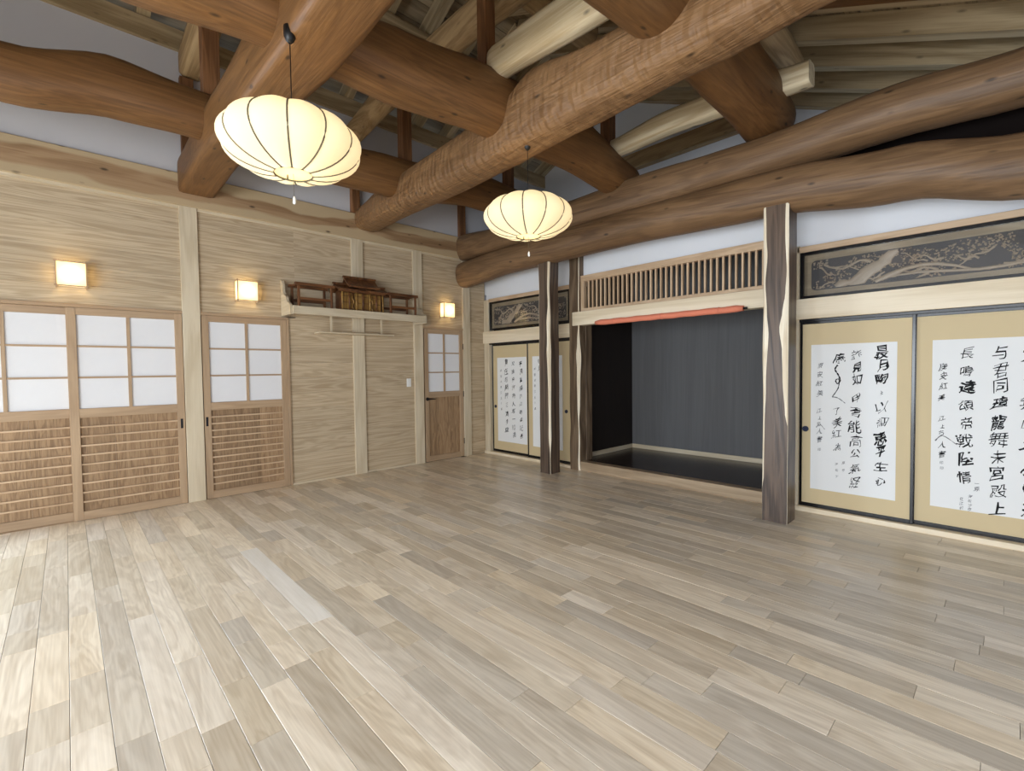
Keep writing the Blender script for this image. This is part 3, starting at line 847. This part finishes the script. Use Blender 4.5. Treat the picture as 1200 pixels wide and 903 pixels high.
def roof(name, ya, yb, zb, h, over, parent, xa=0.02, xb=0.33):
    bm = bmesh.new()
    n = 10
    f0, b0 = [], []
    xm = (xa + xb) / 2 - 0.02
    prof = []
    for i in range(n + 1):
        t = i / n
        x = xb - (xb - xm) * t
        z = zb + h * (t ** 1.5)
        prof.append((x, z))
    for i in range(1, n + 1):
        t = 1 - i / n
        prof.append((xm - (xm - xa) * (i / n), zb + h * (t ** 1.5)))
    poly = prof + [(x, z - 0.022) for x, z in reversed(prof)]
    add_prism(bm, poly, ya - over, yb + over, 'xz')
    add_box(bm, (xm - 0.015, xm + 0.015), (ya - over - 0.012, yb + over + 0.012), (zb + h - 0.004, zb + h + 0.02))
    o = from_bm(name, bm, M['shrine'], parent)
    ns = 16
    for k in range(0):
        pass
    return o


roof('side_roof', y0 + 0.0, y0 + 0.19, 2.405, 0.075, 0.045, S)
roof('side_roof', y1 - 0.19, y1 - 0.0, 2.405, 0.075, 0.045, S)
bx('upper_body', (0.06, 0.19), (ym - 0.13, ym + 0.13), (2.40, 2.46), M['shrine'], S, 'z')
roof('main_roof', ym - 0.16, ym + 0.16, 2.455, 0.12, 0.05, S, 0.03, 0.32)
for k in range(3):
    yy = ym - 0.12 + k * 0.11
    bm = bmesh.new(); add_tube(bm, [(0.155, yy, 2.585), (0.155, yy + 0.03, 2.585)], 0.013, 8)
    from_bm('ridge_log', bm, M['shrine'], S)

# ================================================================== WALL OVER THE ALCOVE (y = 0)
wr = bx('wall_right', (-0.04, 7.7), (0.05, 0.16), (2.62, 3.12), M['plaster'])
tag(wr, 'white plaster wall band under the arched log', 'wall', kind='structure')
tag(bx('gap_shade_strip', (0.0, 7.6), (-0.06, 0.045), (2.99, 3.3), M['void'], None, 'x', 0.004), 'dark strip put in for the shade in the gap between the two long logs at the right', 'beam')  # near-black strip stands in for the shade under the upper log
bx('plaster_panel', (0.0, 2.0), (0.05, 0.16), (2.50, 2.62), M['plaster'], wr)
bx('plaster_panel', (4.56, 7.7), (0.05, 0.16), (2.46, 2.62), M['plaster'], wr)
bx('backing', (0.0, 1.9), (0.12, 0.16), (0.0, 2.50), M['void'], wr)
bx('backing', (4.56, 7.7), (0.12, 0.16), (0.0, 2.46), M['void'], wr)
# pale woodwork, left bay and right bay
def trim(n, xr, yr, zr_, mat, axis, label):
    return tag(bx('trim_%d' % n, xr, yr, zr_, mat, None, axis, 0.003), label, 'trim', kind='structure')
trim(5, (0.0, 0.125), (-0.01, 0.10), (0.0, 2.52), M['lightpost'], 'z', 'pale corner jamb left of the far fusuma')
trim(6, (0.0, 1.86), (-0.035, 0.10), (1.81, 2.0), M['kamoi'], 'x', 'pale lintel above the far pair of painted screens')
trim(7, (0.125, 1.86), (-0.01, 0.10), (2.475, 2.53), M['lattice'], 'x', 'thin trim above the far carved transom')
trim(8, (0.0, 1.86), (-0.03, 0.12), (0.0, 0.04), M['kamoi'], 'x', 'pale sill under the far painted screens')
trim(9, (4.56, 4.622), (-0.01, 0.10), (0.0, 2.5), M['lightpost'], 'z', 'pale jamb right of the big dark post')
trim(10, (4.56, 7.6), (-0.035, 0.10), (1.812, 2.0), M['kamoi'], 'x', 'pale lintel above the near painted screens')
trim(11, (4.6, 7.6), (-0.01, 0.10), (2.435, 2.49), M['lattice'], 'x', 'thin trim above the near carved transom')
trim(12, (4.56, 7.6), (-0.03, 0.12), (0.0, 0.045), M['kamoi'], 'x', 'pale sill under the near painted screens')
trim(13, (0.12, 1.86), (-0.005, 0.09), (1.785, 1.81), M['lacquer'], 'x', 'black track above the far painted screens')
trim(14, (4.60, 7.6), (-0.005, 0.09), (1.785, 1.812), M['lacquer'], 'x', 'black track above the near painted screens')


# ------------------------------------------------------------------ calligraphy
def glyph_mesh(ch, off=0.0):
    cu = D.curves.new('g', 'FONT'); cu.body = ch; cu.size = 1.0; cu.resolution_u = 3; cu.offset = off
    cu.align_x = 'CENTER'; cu.align_y = 'CENTER'
    o = D.objects.new('g', cu); COL.objects.link(o)
    dg = bpy.context.evaluated_depsgraph_get(); dg.update()
    me = D.meshes.new_from_object(o.evaluated_get(dg))
    out = ([v.co.copy() for v in me.vertices], [tuple(p.vertices) for p in me.polygons])
    D.objects.remove(o); D.curves.remove(cu); D.meshes.remove(me)
    return out


GC = {}
def put_text(parent, col, x, ztop, zbot, size, y, seed, mi=0, cursive=1.0):
    rnd = random.Random(seed)
    n = len(col)
    step = (ztop - zbot) / n
    for i, ch in enumerate(col):
        if ch == ' ': continue
        off = rnd.choice((-0.006, 0.002, 0.010, 0.020)) if size > 0.07 else 0.004
        key = (ch, off)
        if key not in GC: GC[key] = glyph_mesh(ch, off)
        vs, fs = GC[key]
        if not vs: continue
        bm = bmesh.new()
        xs = [v.x for v in vs]; zs = [v.y for v in vs]
        mx, mz = (min(xs) + max(xs)) / 2, (min(zs) + max(zs)) / 2
        s = size * rnd.uniform(0.85, 1.15)
        rot = rnd.uniform(-0.14, 0.06) * cursive; sh = rnd.uniform(0.12, 0.36) * cursive; sq = rnd.uniform(0.72, 0.95)
        ox = x + rnd.uniform(-1, 1) * size * 0.08; oz = ztop - (i + 0.5) * step + rnd.uniform(-1, 1) * step * 0.06
        sd = rnd.uniform(0, 50)
        nv = []
        for v in vs:
            u, w = (v.x - mx), (v.y - mz)
            d = noise.noise_vector(Vector((u * 2.2 + sd, w * 2.2, 0.0)))
            e = noise.noise_vector(Vector((u * 7 + sd, w * 7, 3.0)))
            u += (d.x * 0.2 + e.x * 0.035) * cursive; w += (d.y * 0.2 + e.y * 0.035) * cursive
            u2_, w2 = u * sq, w + u * sh
            u3 = u2_ * math.cos(rot) - w2 * math.sin(rot); w3 = u2_ * math.sin(rot) + w2 * math.cos(rot)
            nv.append(bm.verts.new((u3 * s, 0, w3 * s)))
        for f in fs:
            try: bm.faces.new([nv[k] for k in f])
            except ValueError: pass
        from_bm('character', bm, M['inkpale'] if mi else M['ink'], parent, Matrix.Translation((ox, y, oz)))


def brush(bm, pts, y, w0=0.006, mi=0):
    """a free brush stroke as a flat ribbon in the x-z plane, swelling and thinning"""
    n = len(pts); L, R = [], []
    for i in range(n):
        a = Vector(pts[max(i - 1, 0)]); b = Vector(pts[min(i + 1, n - 1)])
        t = (b - a); t = t.normalized() if t.length > 0 else Vector((1, 0))
        nn = Vector((-t.y, t.x))
        w = w0 * (0.35 + 0.65 * abs(math.sin(i * 1.1 + 0.6))) * (1 - 0.5 * i / n)
        L.append(bm.verts.new((pts[i][0] + nn.x * w, y, pts[i][1] + nn.y * w)))
        R.append(bm.verts.new((pts[i][0] - nn.x * w, y, pts[i][1] - nn.y * w)))
    for i in range(n - 1):
        bm.faces.new((L[i], L[i + 1], R[i + 1], R[i])).material_index = mi


def smooth_pts(keys, n=5):
    out = []
    for i in range(len(keys) - 1):
        p0 = keys[max(i - 1, 0)]; p1 = keys[i]; p2 = keys[i + 1]; p3 = keys[min(i + 2, len(keys) - 1)]
        for j in range(n):
            t = j / n
            out.append(tuple(0.5 * ((2 * p1[k]) + (-p0[k] + p2[k]) * t + (2 * p0[k] - 5 * p1[k] + 4 * p2[k] - p3[k]) * t * t + (-p0[k] + 3 * p1[k] - 3 * p2[k] + p3[k]) * t ** 3) for k in range(2)))
    out.append(keys[-1])
    return out


def fusuma(x0, x1, yf, label, sheet, columns, pull_x, z0=0.045, z1=1.787, strokes=(), frame=0.022, sheetz=(0.22, 1.57)):
    root = empty('painted_screen', ((x0 + x1) / 2, yf, z0), label, 'sliding screen', 'gold sliding screens with white calligraphy sheets')
    yb = yf + 0.022
    for (a, b) in ((x0, x0 + frame), (x1 - frame, x1)):
        bx('frame_stile', (a, b), (yf - 0.002, yb), (z0, z1), M['lacquer'], root, 'z', 0.002)
    for (a, b) in ((z0, z0 + 0.035), (z1 - 0.022, z1)):
        bx('frame_rail', (x0 + frame, x1 - frame), (yf - 0.001, yb), (a, b), M['lacquer'], root, 'x', 0.001)
    bx('gold_panel', (x0 + frame, x1 - frame), (yf + 0.004, yb - 0.002), (z0 + 0.035, z1 - 0.022), M['gold'], root, 'x')
    sx = bx('paper_sheet', sheet, (yf + 0.003, yf + 0.0042), sheetz, M['paper'], root, 'x')
    ty = yf + 0.0024
    for (txt, cx, zt, zb, size, mi, cur) in columns:
        put_text(sx, txt, cx, zt, zb, size, ty, hash_(txt), mi, cur)
    for (pts, w, mi) in strokes:
        bm = bmesh.new()
        brush(bm, smooth_pts(pts), ty - 0.0002, w, mi)
        from_bm('brush_stroke', bm, [M['ink'], M['inkpale']], sx, Matrix.Identity(4))
    bm = bmesh.new()
    add_tube(bm, [(pull_x, yf + 0.002, 0.78), (pull_x, yf - 0.004, 0.78)], [0.027, 0.025], 20)
    add_tube(bm, [(pull_x, yf - 0.003, 0.78), (pull_x, yf - 0.006, 0.78)], [0.016, 0.014], 16)
    from_bm('finger_pull', bm, M['pull'], root)
    return root


def hash_(s):
    h = 7
    for c in s: h = (h * 31 + ord(c)) % 100003
    return h


fusuma(4.622, 5.462, 0.022, 'screen beside the big dark post, calligraphy starting with the moon characters', (4.715, 5.345),
       [('最月駒', 5.245, 1.535, 1.20, 0.098, 0, 1.0), ('〻', 5.245, 1.17, 1.10, 0.05, 0, 1.0), ('以細恵平生心', 5.245, 1.075, 0.30, 0.098, 0, 1.1),
        ('詐見如', 5.065, 1.52, 1.20, 0.09, 0, 1.1), ('甲君能高公氣経', 5.065, 1.15, 0.27, 0.096, 0, 1.2),
        ('庵', 4.935, 1.50, 1.38, 0.098, 0, 1.0), ('了美紅為', 4.925, 1.02, 0.58, 0.085, 0, 1.1), ('海松沙', 4.925, 0.50, 0.34, 0.032, 1, 1.0), ('原作', 4.975, 0.52, 0.40, 0.03, 1, 1.0),
        ('原安紅美', 4.785, 1.42, 1.08, 0.055, 1, 1.0), ('江上ち', 4.785, 0.99, 0.80, 0.045, 1, 1.0), ('人書', 4.785, 0.80, 0.66, 0.055, 1, 1.0), ('印', 4.785, 0.62, 0.57, 0.03, 1, 0.3)],
       4.672,
       strokes=[([(4.925, 1.38), (4.905, 1.34), (4.93, 1.29), (4.945, 1.24), (4.925, 1.21), (4.91, 1.24), (4.935, 1.25), (4.93, 1.17), (4.885, 1.09)], 0.008, 0),
                ([(4.885, 1.09), (4.93, 1.08), (4.985, 1.035)], 0.006, 1),
                ([(4.76, 0.80), (4.79, 0.83), (4.83, 0.785)], 0.004, 1)])
fusuma(5.445, 6.30, 0.048, 'screen at the right picture edge whose middle column ends in palace characters', (5.565, 6.20),
       [('与君同瑋龍舞未宮殿上', 5.945, 1.53, 0.20, 0.115, 0, 0.8), ('長鳴遠頌帝戦陸情', 5.765, 1.53, 0.42, 0.105, 0, 0.9),
        ('一原', 5.835, 0.47, 0.38, 0.035, 1, 0.8), ('海松沙作', 5.80, 0.35, 0.22, 0.03, 1, 0.8), ('紅江和', 5.75, 0.33, 0.22, 0.03, 1, 0.8),
        ('庚安紅美', 5.63, 1.40, 1.07, 0.06, 0, 1.0), ('江上ち', 5.63, 0.97, 0.79, 0.045, 0, 1.0), ('人書', 5.63, 0.76, 0.62, 0.055, 0, 1.0), ('印印', 5.63, 0.6, 0.52, 0.03, 1, 0.3),
        ('不休無山水ふり流', 6.11, 1.50, 0.20, 0.11, 0, 1.0)],
       6.25, strokes=[([(5.59, 0.755), (5.635, 0.80), (5.72, 0.735)], 0.005, 1)])
fusuma(6.28, 7.14, 0.022, 'gold screen beyond the right picture edge', (6.40, 7.02), [('高山流水清風明月', 6.85, 1.5, 0.3, 0.1, 0, 1.0), ('春秋長天一色', 6.62, 1.5, 0.45, 0.1, 0, 1.0)], 6.33)
fusuma(0.135, 0.985, 0.048, 'far pale screen in the corner with three full columns of writing', (0.255, 0.925),
       [('平月重陽許泊昨年記春', 0.80, 1.53, 0.28, 0.085, 0, 1.1), ('又独来作為人有一船満', 0.63, 1.53, 0.28, 0.085, 0, 1.1), ('魚在島閑門三清薄虫', 0.47, 1.56, 0.34, 0.09, 0, 1.1), ('原安紅美江上人書', 0.345, 1.40, 0.70, 0.045, 1, 1.0)],
       0.205)
fusuma(0.965, 1.84, 0.022, 'far screen mostly hidden by the pair of dark posts', (1.075, 1.66),
       [('歳寒松柏後凋', 1.50, 1.53, 0.40, 0.09, 0, 1.0), ('鳴鶴九皐声', 1.34, 1.53, 0.5, 0.09, 0, 1.1), ('観月', 1.22, 1.55, 1.33, 0.085, 0, 1.0), ('原安紅美江上人書', 1.125, 1.42, 0.75, 0.045, 1, 1.0)],
       1.73)


# ------------------------------------------------------------------ carved transoms
def ranma(x0, x1, z0, z1, label, seed, blk=0.028):
    root = empty('carved_transom', ((x0 + x1) / 2, 0.03, z0), label, 'transom')
    yf = 0.0
    for (a, b) in ((x0, x0 + blk), (x1 - blk, x1)):
        bx('frame_stile', (a, b), (yf, yf + 0.05), (z0, z1), M['lacquer'], root, 'z', 0.002)
    for (a, b) in ((z0, z0 + blk), (z1 - blk, z1)):
        bx('frame_rail', (x0 + blk, x1 - blk), (yf, yf + 0.05), (a, b), M['lacquer'], root, 'x', 0.002)
    bx('mount_board', (x0 + blk, x1 - blk), (yf + 0.035, yf + 0.045), (z0 + blk, z1 - blk), M['frameb'], root, 'x')
    px0, px1, pz0, pz1 = x0 + 0.085, x1 - 0.085, z0 + 0.075, z1 - 0.085
    bm = bmesh.new(); r = 0.04; poly = []
    for (cx, cz, a0) in ((px1 - r, pz1 - r, 0), (px0 + r, pz1 - r, 1), (px0 + r, pz0 + r, 2), (px1 - r, pz0 + r, 3)):
        for k in range(6):
            a = (a0 + k / 5) * PI / 2
            poly.append((cx + r * math.cos(a), cz + r * math.sin(a)))
    add_prism(bm, poly, yf + 0.029, yf + 0.0349, 'xz')
    pq = from_bm('plaque', bm, M['plaque'], root)
    rnd = random.Random(seed)
    bm = bmesh.new(); yy = yf + 0.028
    W = px1 - px0
    def clampz(z): return min(max(z, pz0 + 0.008), pz1 - 0.008)
    def clampx(x): return min(max(x, px0 + 0.01), px1 - 0.01)
    def limb(pts, r0, r1, n=7):
        m = len(pts)
        rings = []
        for i, (px_, pz_) in enumerate(pts):
            a_ = Vector(pts[max(i - 1, 0)]); b_ = Vector(pts[min(i + 1, m - 1)]); t_ = (b_ - a_).normalized(); nn = Vector((-t_.y, t_.x))
            r_ = r0 + (r1 - r0) * i / (m - 1)
            r_ *= 1 + 0.6 * noise.noise(Vector((px_ * 25, pz_ * 25, seed)))
            ring = []
            for k in range(n):
                q = PI * k / (n - 1)
                ring.append(bm.verts.new((clampx(px_ + nn.x * r_ * math.cos(q)), yf + 0.0288 - min(r_, 0.016) * 0.7 * math.sin(q), clampz(pz_ + nn.y * r_ * math.cos(q)))))
            rings.append(ring)
        for i in range(m - 1):
            for k in range(n - 1):
                bm.faces.new((rings[i][k], rings[i][k + 1], rings[i + 1][k + 1], rings[i + 1][k]))
    H = pz1 - pz0
    fx = px0 + min(W * 0.33, 0.50)
    limb([(fx - 0.20 + 0.03 * i + 0.012 * math.sin(i * 1.1), pz0 + H * (0.02 + 0.085 * i)) for i in range(12)], 0.05, 0.036)
    limb([(fx - 0.30 + 0.03 * i, pz0 + H * (0.02 + 0.05 * i + 0.05 * math.sin(i * 1.3))) for i in range(8)], 0.03, 0.022)
    limb([(fx - 0.02 + 0.10 * i, pz0 + H * (0.05 + 0.36 * math.sin(i * 0.5))) for i in range(8)], 0.02, 0.008)
    limb([(fx + 0.02 + 0.12 * i, pz0 + H * (0.14 + 0.06 * math.sin(i * 0.9))) for i in range(int((px1 - fx) / 0.12))], 0.012, 0.008)
    limb([(fx - 0.05 - 0.04 * i, pz0 + H * (0.7 + 0.1 * math.sin(i * 0.9))) for i in range(8)], 0.014, 0.006)
    for b in range(int(W / 0.10)):
        sx = px0 + rnd.uniform(0.02, W - 0.02); sz = rnd.uniform(pz0 + 0.02, pz1 - 0.03)
        dx = rnd.choice((-1, 1)) * rnd.uniform(0.02, 0.045); dz = rnd.uniform(-0.02, 0.02)
        limb([(sx + dx * i, sz + dz * i + 0.014 * math.sin(i * 1.4 + b)) for i in range(7)], 0.009, 0.004, 5)
    for c in range(int(W * 700)):
        cx = rnd.uniform(px0 + 0.015, px1 - 0.015); cz = rnd.uniform(pz0 + 0.012, pz1 - 0.012)
        if noise.noise(Vector((cx * 6 + seed, cz * 10, 0))) < -0.12: continue
        s = rnd.uniform(0.006, 0.013); a = rnd.uniform(0, PI)
        vs = []
        for k in range(6):
            q = a + k * PI / 3; rr = s * (1 if k % 2 == 0 else 0.55)
            vs.append(bm.verts.new((cx + rr * math.cos(q), yf + 0.0275, cz + rr * math.sin(q))))
        top = bm.verts.new((cx, yf + 0.022, cz))
        for k in range(6): bm.faces.new((vs[k], vs[(k + 1) % 6], top))
    tag(from_bm('pine_relief', bm, M['carve'], pq, Matrix.Identity(4)), 'brown carved pine tree in low relief', kind='stuff')
    bx('glass_pane', (x0 + blk, x1 - blk), (yf + 0.012, yf + 0.014), (z0 + blk, z1 - blk), M['glass'], root, 'x')
    return root


ranma(0.135, 1.82, 2.02, 2.475, 'glazed black-framed carving over the far screens, reflecting a lamp', 5)
ranma(4.625, 7.2, 2.0, 2.435, 'long glazed black-framed pine carving over the near screens', 9)

# ================================================================== ALCOVE
bx0 = bx('alcove_floor', (1.9, 4.5), (0.02, 1.46), (0.0, 0.118), M['darkfloor'], None, 'x', 0.001)
tag(bx0, 'raised dark glossy board floor of the alcove', 'floor', kind='structure')
nb = 6
for k in range(nb):
    a = 0.09 + k * (1.33 / nb)
    bx('plank', (1.9, 4.5), (a + 0.001, a + 1.33 / nb - 0.001), (0.1185, 0.1225), M['darkfloor'], bx0, 'x')
tag(bx('trim_15', (1.98, 4.47), (-0.03, 0.09), (0.0, 0.121), M['stepwood'], None, 'x', 0.004), 'oak-coloured step edge along the front of the alcove floor', 'trim', kind='structure')
ab = bx('wall_alcove_back', (1.86, 4.56), (1.44, 1.49), (0.0, 2.9), M['alcove'], None, 'z')
tag(ab, 'blue-grey back wall of the alcove', 'wall', kind='structure')
tag(bx('wall_alcove_left', (1.86, 1.895), (0.13, 1.44), (0.0, 2.9), M['alcoveside'], None, 'z'), 'near-black left side wall of the alcove', 'wall', kind='structure')
tag(bx('wall_alcove_right', (4.52, 4.56), (0.1, 1.44), (0.0, 2.9), M['alcoveside'], None, 'z'), 'dark right side wall of the alcove', 'wall', kind='structure')
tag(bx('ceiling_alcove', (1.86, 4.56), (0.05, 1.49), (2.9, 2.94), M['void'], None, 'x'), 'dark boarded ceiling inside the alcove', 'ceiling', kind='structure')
tag(bx('baseboard_back', (1.895, 4.52), (1.425, 1.44), (0.1225, 0.185), M['lightpost'], None, 'x', 0.002), 'pale baseboard along the alcove back wall', 'baseboard', kind='structure')
tag(bx('baseboard_left', (1.895, 1.91), (0.2, 1.425), (0.1225, 0.185), M['lightpost'], None, 'y', 0.002), 'pale baseboard along the alcove side wall', 'baseboard', kind='structure')
bx('jamb', (1.905, 2.03), (0.09, 0.22), (0.12, 1.98), M['brownpost'], None, 'z', 0.004)
tag(D.objects['jamb'], 'dark brown inner jamb rising from the alcove floor behind the wavy post', 'post')
tag(bx('alcove_lintel', (1.925, 4.47), (-0.075, 0.06), (1.955, 2.135), M['kamoi'], None, 'x', 0.004), 'pale lintel beam across the top of the dark alcove', 'beam')
# lattice transom
LT = empty('lattice_transom', (3.2, 0.0, 2.14), 'pale vertical-slat transom above the alcove lintel', 'transom')
bx('bottom_rail', (2.03, 4.47), (-0.02, 0.045), (2.136, 2.18), M['lattice'], LT, 'x', 0.002)
bx('top_rail', (2.03, 4.47), (-0.02, 0.045), (2.535, 2.615), M['lattice'], LT, 'x', 0.002)
bx('end_stile', (2.03, 2.085), (-0.018, 0.044), (2.18, 2.535), M['lattice'], LT, 'z', 0.002)
ns = 36
for k in range(ns):
    xx = 2.085 + (k + 1) * (4.47 - 2.085) / (ns + 0.6)
    bx('slat', (xx - 0.010, xx + 0.010), (-0.008, 0.022), (2.18, 2.535), M['lattice'], LT, 'z')
# rolled salmon blind
RB = empty('rolled_blind', (3.25, -0.1, 1.93), 'salmon-coloured rolled blind along the bottom of the alcove lintel', 'blind')
bm = bmesh.new()
pts = [(2.33 + (4.15 - 2.33) * i / 24, -0.095, 1.962 + 0.002 * math.sin(i * 1.7)) for i in range(25)]
add_tube(bm, pts, [0.022] + [0.034 + 0.0015 * math.sin(i * 2.1) for i in range(23)] + [0.026], 14)
from_bm('roll', bm, M['salmon'], RB)
for xx in (2.6, 3.25, 3.9):
    bm = bmesh.new(); add_tube(bm, [(xx, -0.095, 1.962), (xx + 0.012, -0.095, 1.962)], 0.0365, 14)
    from_bm('tie_band', bm, M['salmon'], RB)
bm = bmesh.new(); add_tube(bm, [(4.15, -0.095, 1.962), (4.185, -0.095, 1.962)], 0.012, 10)
from_bm('rod_end', bm, M['black'], RB)


# ------------------------------------------------------------------ the dark natural posts
def wany_post(name, x0, x1, y0, y1, ztop, label, mats, edges, wav=0.006, seed=0, n=60):
    """square post whose vertical corners keep a wavy strip of pale sapwood.
    edges: dict corner -> function z -> strip width; corners: 0 (x0,y0) 1 (x1,y0) 2 (x1,y1) 3 (x0,y1)"""
    root = empty(name, ((x0 + x1) / 2, (y0 + y1) / 2, 0), label, 'post')
    cx, cy = (x0 + x1) / 2, (y0 + y1) / 2
    def ring(z):
        w = [edges[i](z) if i in edges else 0.003 for i in range(4)]
        dx = wav * noise.noise(Vector((z * 1.7 + seed, 0, 0))); dy = wav * noise.noise(Vector((0, z * 1.7 + seed, 5)))
        ex = wav * noise.noise(Vector((z * 2.3 + seed, 4, 0)))
        X0, X1, Y0, Y1 = x0 + dx - ex, x1 + dx + ex, y0 + dy, y1 + dy
        return [(X0, Y0 + w[0][1] if isinstance(w[0], tuple) else Y0 + w[0]), (X0 + (w[0][0] if isinstance(w[0], tuple) else w[0]), Y0),
                (X1 - (w[1][0] if isinstance(w[1], tuple) else w[1]), Y0), (X1, Y0 + (w[1][1] if isinstance(w[1], tuple) else w[1])),
                (X1, Y1 - (w[2][1] if isinstance(w[2], tuple) else w[2])), (X1 - (w[2][0] if isinstance(w[2], tuple) else w[2]), Y1),
                (X0 + (w[3][0] if isinstance(w[3], tuple) else w[3]), Y1), (X0, Y1 - (w[3][1] if isinstance(w[3], tuple) else w[3]))]
    R = AX['z']; W = Matrix.Translation((cx, cy, 0)) @ R; Wi = W.inverted()
    core = bmesh.new(); rings = []
    for i in range(n + 1):
        z = ztop * i / n
        rings.append([core.verts.new(Wi @ Vector((a, b, z))) for a, b in ring(z)])
    for i in range(n):
        for k in range(8):
            f = core.faces.new((rings[i][k], rings[i][(k + 1) % 8], rings[i + 1][(k + 1) % 8], rings[i + 1][k]))
    core.faces.new(rings[0][::-1]); core.faces.new(rings[-1])
    from_bm('heartwood', core, mats[0], root, W)
    for c in edges:
        sb = bmesh.new(); ka = [0, 2, 4, 6][c]; kb = ka + 1
        pr = []
        for i in range(n + 1):
            z = ztop * i / n; rg = ring(z)
            a = Vector((rg[ka][0], rg[ka][1], z)); b = Vector((rg[kb][0], rg[kb][1], z))
            m = (a + b) / 2; out = (m - Vector((cx, cy, z))).normalized() * min(0.012, (a - b).length * 0.22)
            e = (m - Vector((cx, cy, z))).normalized() * 0.0006
            ins = (m - Vector((cx, cy, z))).normalized() * -0.001
            pr.append([sb.verts.new(Wi @ p) for p in (a + e, m + out, b + e, m + ins)])
        for i in range(n):
            for k in range(4):
                f = sb.faces.new((pr[i][k], pr[i][(k + 1) % 4], pr[i + 1][(k + 1) % 4], pr[i + 1][k]))
        sb.faces.new(pr[0]); sb.faces.new(pr[-1][::-1])
        o = from_bm('sapwood_strip', sb, M['sap'], root, W)
        o['label'] = 'cream wavy sapwood edge'
    return root


def keyed(keys):
    return lambda z: interp(keys, z)[0] if keys[0][0] <= z <= keys[-1][0] else (keys[0][1][0] if z < keys[0][0] else keys[-1][1][0])


def key2(keys):
    return lambda z: tuple(interp(keys, min(max(z, keys[0][0]), keys[-1][0])))


# big right post: strips at both front corners (mostly on the front face)
wany_post('alcove_post', 4.487, 4.69, -0.56, -0.34, 2.86, 'big square dark post with cream edges at the right end of the alcove', [M['darkpost']],
          {0: key2([(0, [.002, .006]), (0.28, [.002, .006]), (0.4, [.016, .012]), (0.9, [.018, .012]), (1.2, [.028, .012]), (1.65, [.05, .012]), (1.85, [.032, .012]), (2.1, [.02, .012]), (2.35, [.036, .012]), (2.5, [.028, .012]), (2.86, [.022, .012])]),
           1: key2([(0, [.002, .003]), (0.85, [.002, .003]), (0.95, [.022, .008]), (1.3, [.042, .008]), (1.5, [.048, .008]), (1.7, [.07, .008]), (1.85, [.046, .008]), (2.0, [.026, .008]), (2.2, [.016, .008]), (2.5, [.028, .008]), (2.86, [.024, .008])])}, wav=0.004, seed=2)
# thin front post of the left pair: strip on the corner facing the camera
wany_post('alcove_post', 1.70, 1.885, -0.49, -0.30, 2.88, 'dark post with a cream stripe down its front corner, front one of the left pair', [M['darkpost']],
          {1: key2([(0, [.004, .003]), (0.22, [.006, .004]), (0.5, [.03, .022]), (0.75, [.022, .02]), (1.0, [.028, .024]), (1.35, [.036, .028]), (1.6, [.05, .03]), (1.8, [.04, .024]), (2.0, [.045, .028]), (2.25, [.02, .02]), (2.5, [.024, .018]), (2.88, [.026, .02])]),
           0: key2([(0, [.003, .003]), (1.0, [.008, .01]), (1.8, [.01, .01]), (2.88, [.008, .01])])}, wav=0.012, seed=12)
wany_post('alcove_post', 1.86, 2.025, -0.055, 0.088, 2.95, 'wavy brown post framing the left side of the alcove opening', [M['brownpost']],
          {1: key2([(0, [.02, .02]), (0.35, [.014, .012]), (0.6, [.008, .008]), (0.9, [.03, .02]), (1.3, [.04, .025]), (1.55, [.06, .03]), (1.75, [.03, .02]), (1.95, [.012, .01]), (2.95, [.006, .006])])}, wav=0.02, seed=22)

# ================================================================== UNSEEN SIDES (behind the camera)
wb = bx('wall_back', (-0.05, 7.7), (-8.32, -8.2), (2.35, 2.95), M['plaster'])
tag(wb, 'plaster wall on the garden side behind the camera', 'wall', kind='structure')
bm = bmesh.new(); add_prism(bm, [(-0.2, 2.95), (7.7, 2.95), (XR, zl(XR) + 0.19), (-0.2, zl(-0.2) + 0.19)], -8.32, -8.2, 'xz')
from_bm('gable_plaster', bm, M['plaster'], wb)
for xx in (0.0, 1.9, 3.75, 5.6, 7.55):
    bx('post', (xx - 0.06, xx + 0.06), (-8.32, -8.18), (0.0, 2.35), M['lightpost'], wb, 'z')
bx('panel', (0.0, 1.9), (-8.3, -8.22), (0.0, 2.35), M['plaster'], wb)
wn = bx('wall_near', (7.65, 7.75), (-8.2, 0.1), (2.2, 3.1), M['plaster'])
tag(wn, 'plaster wall on the right-hand side behind the camera', 'wall', kind='structure')
bx('panel', (7.65, 7.75), (-8.2, -6.2), (0.0, 2.2), M['plaster'], wn)
bx('panel', (7.65, 7.75), (-2.2, 0.1), (0.0, 2.2), M['plaster'], wn)
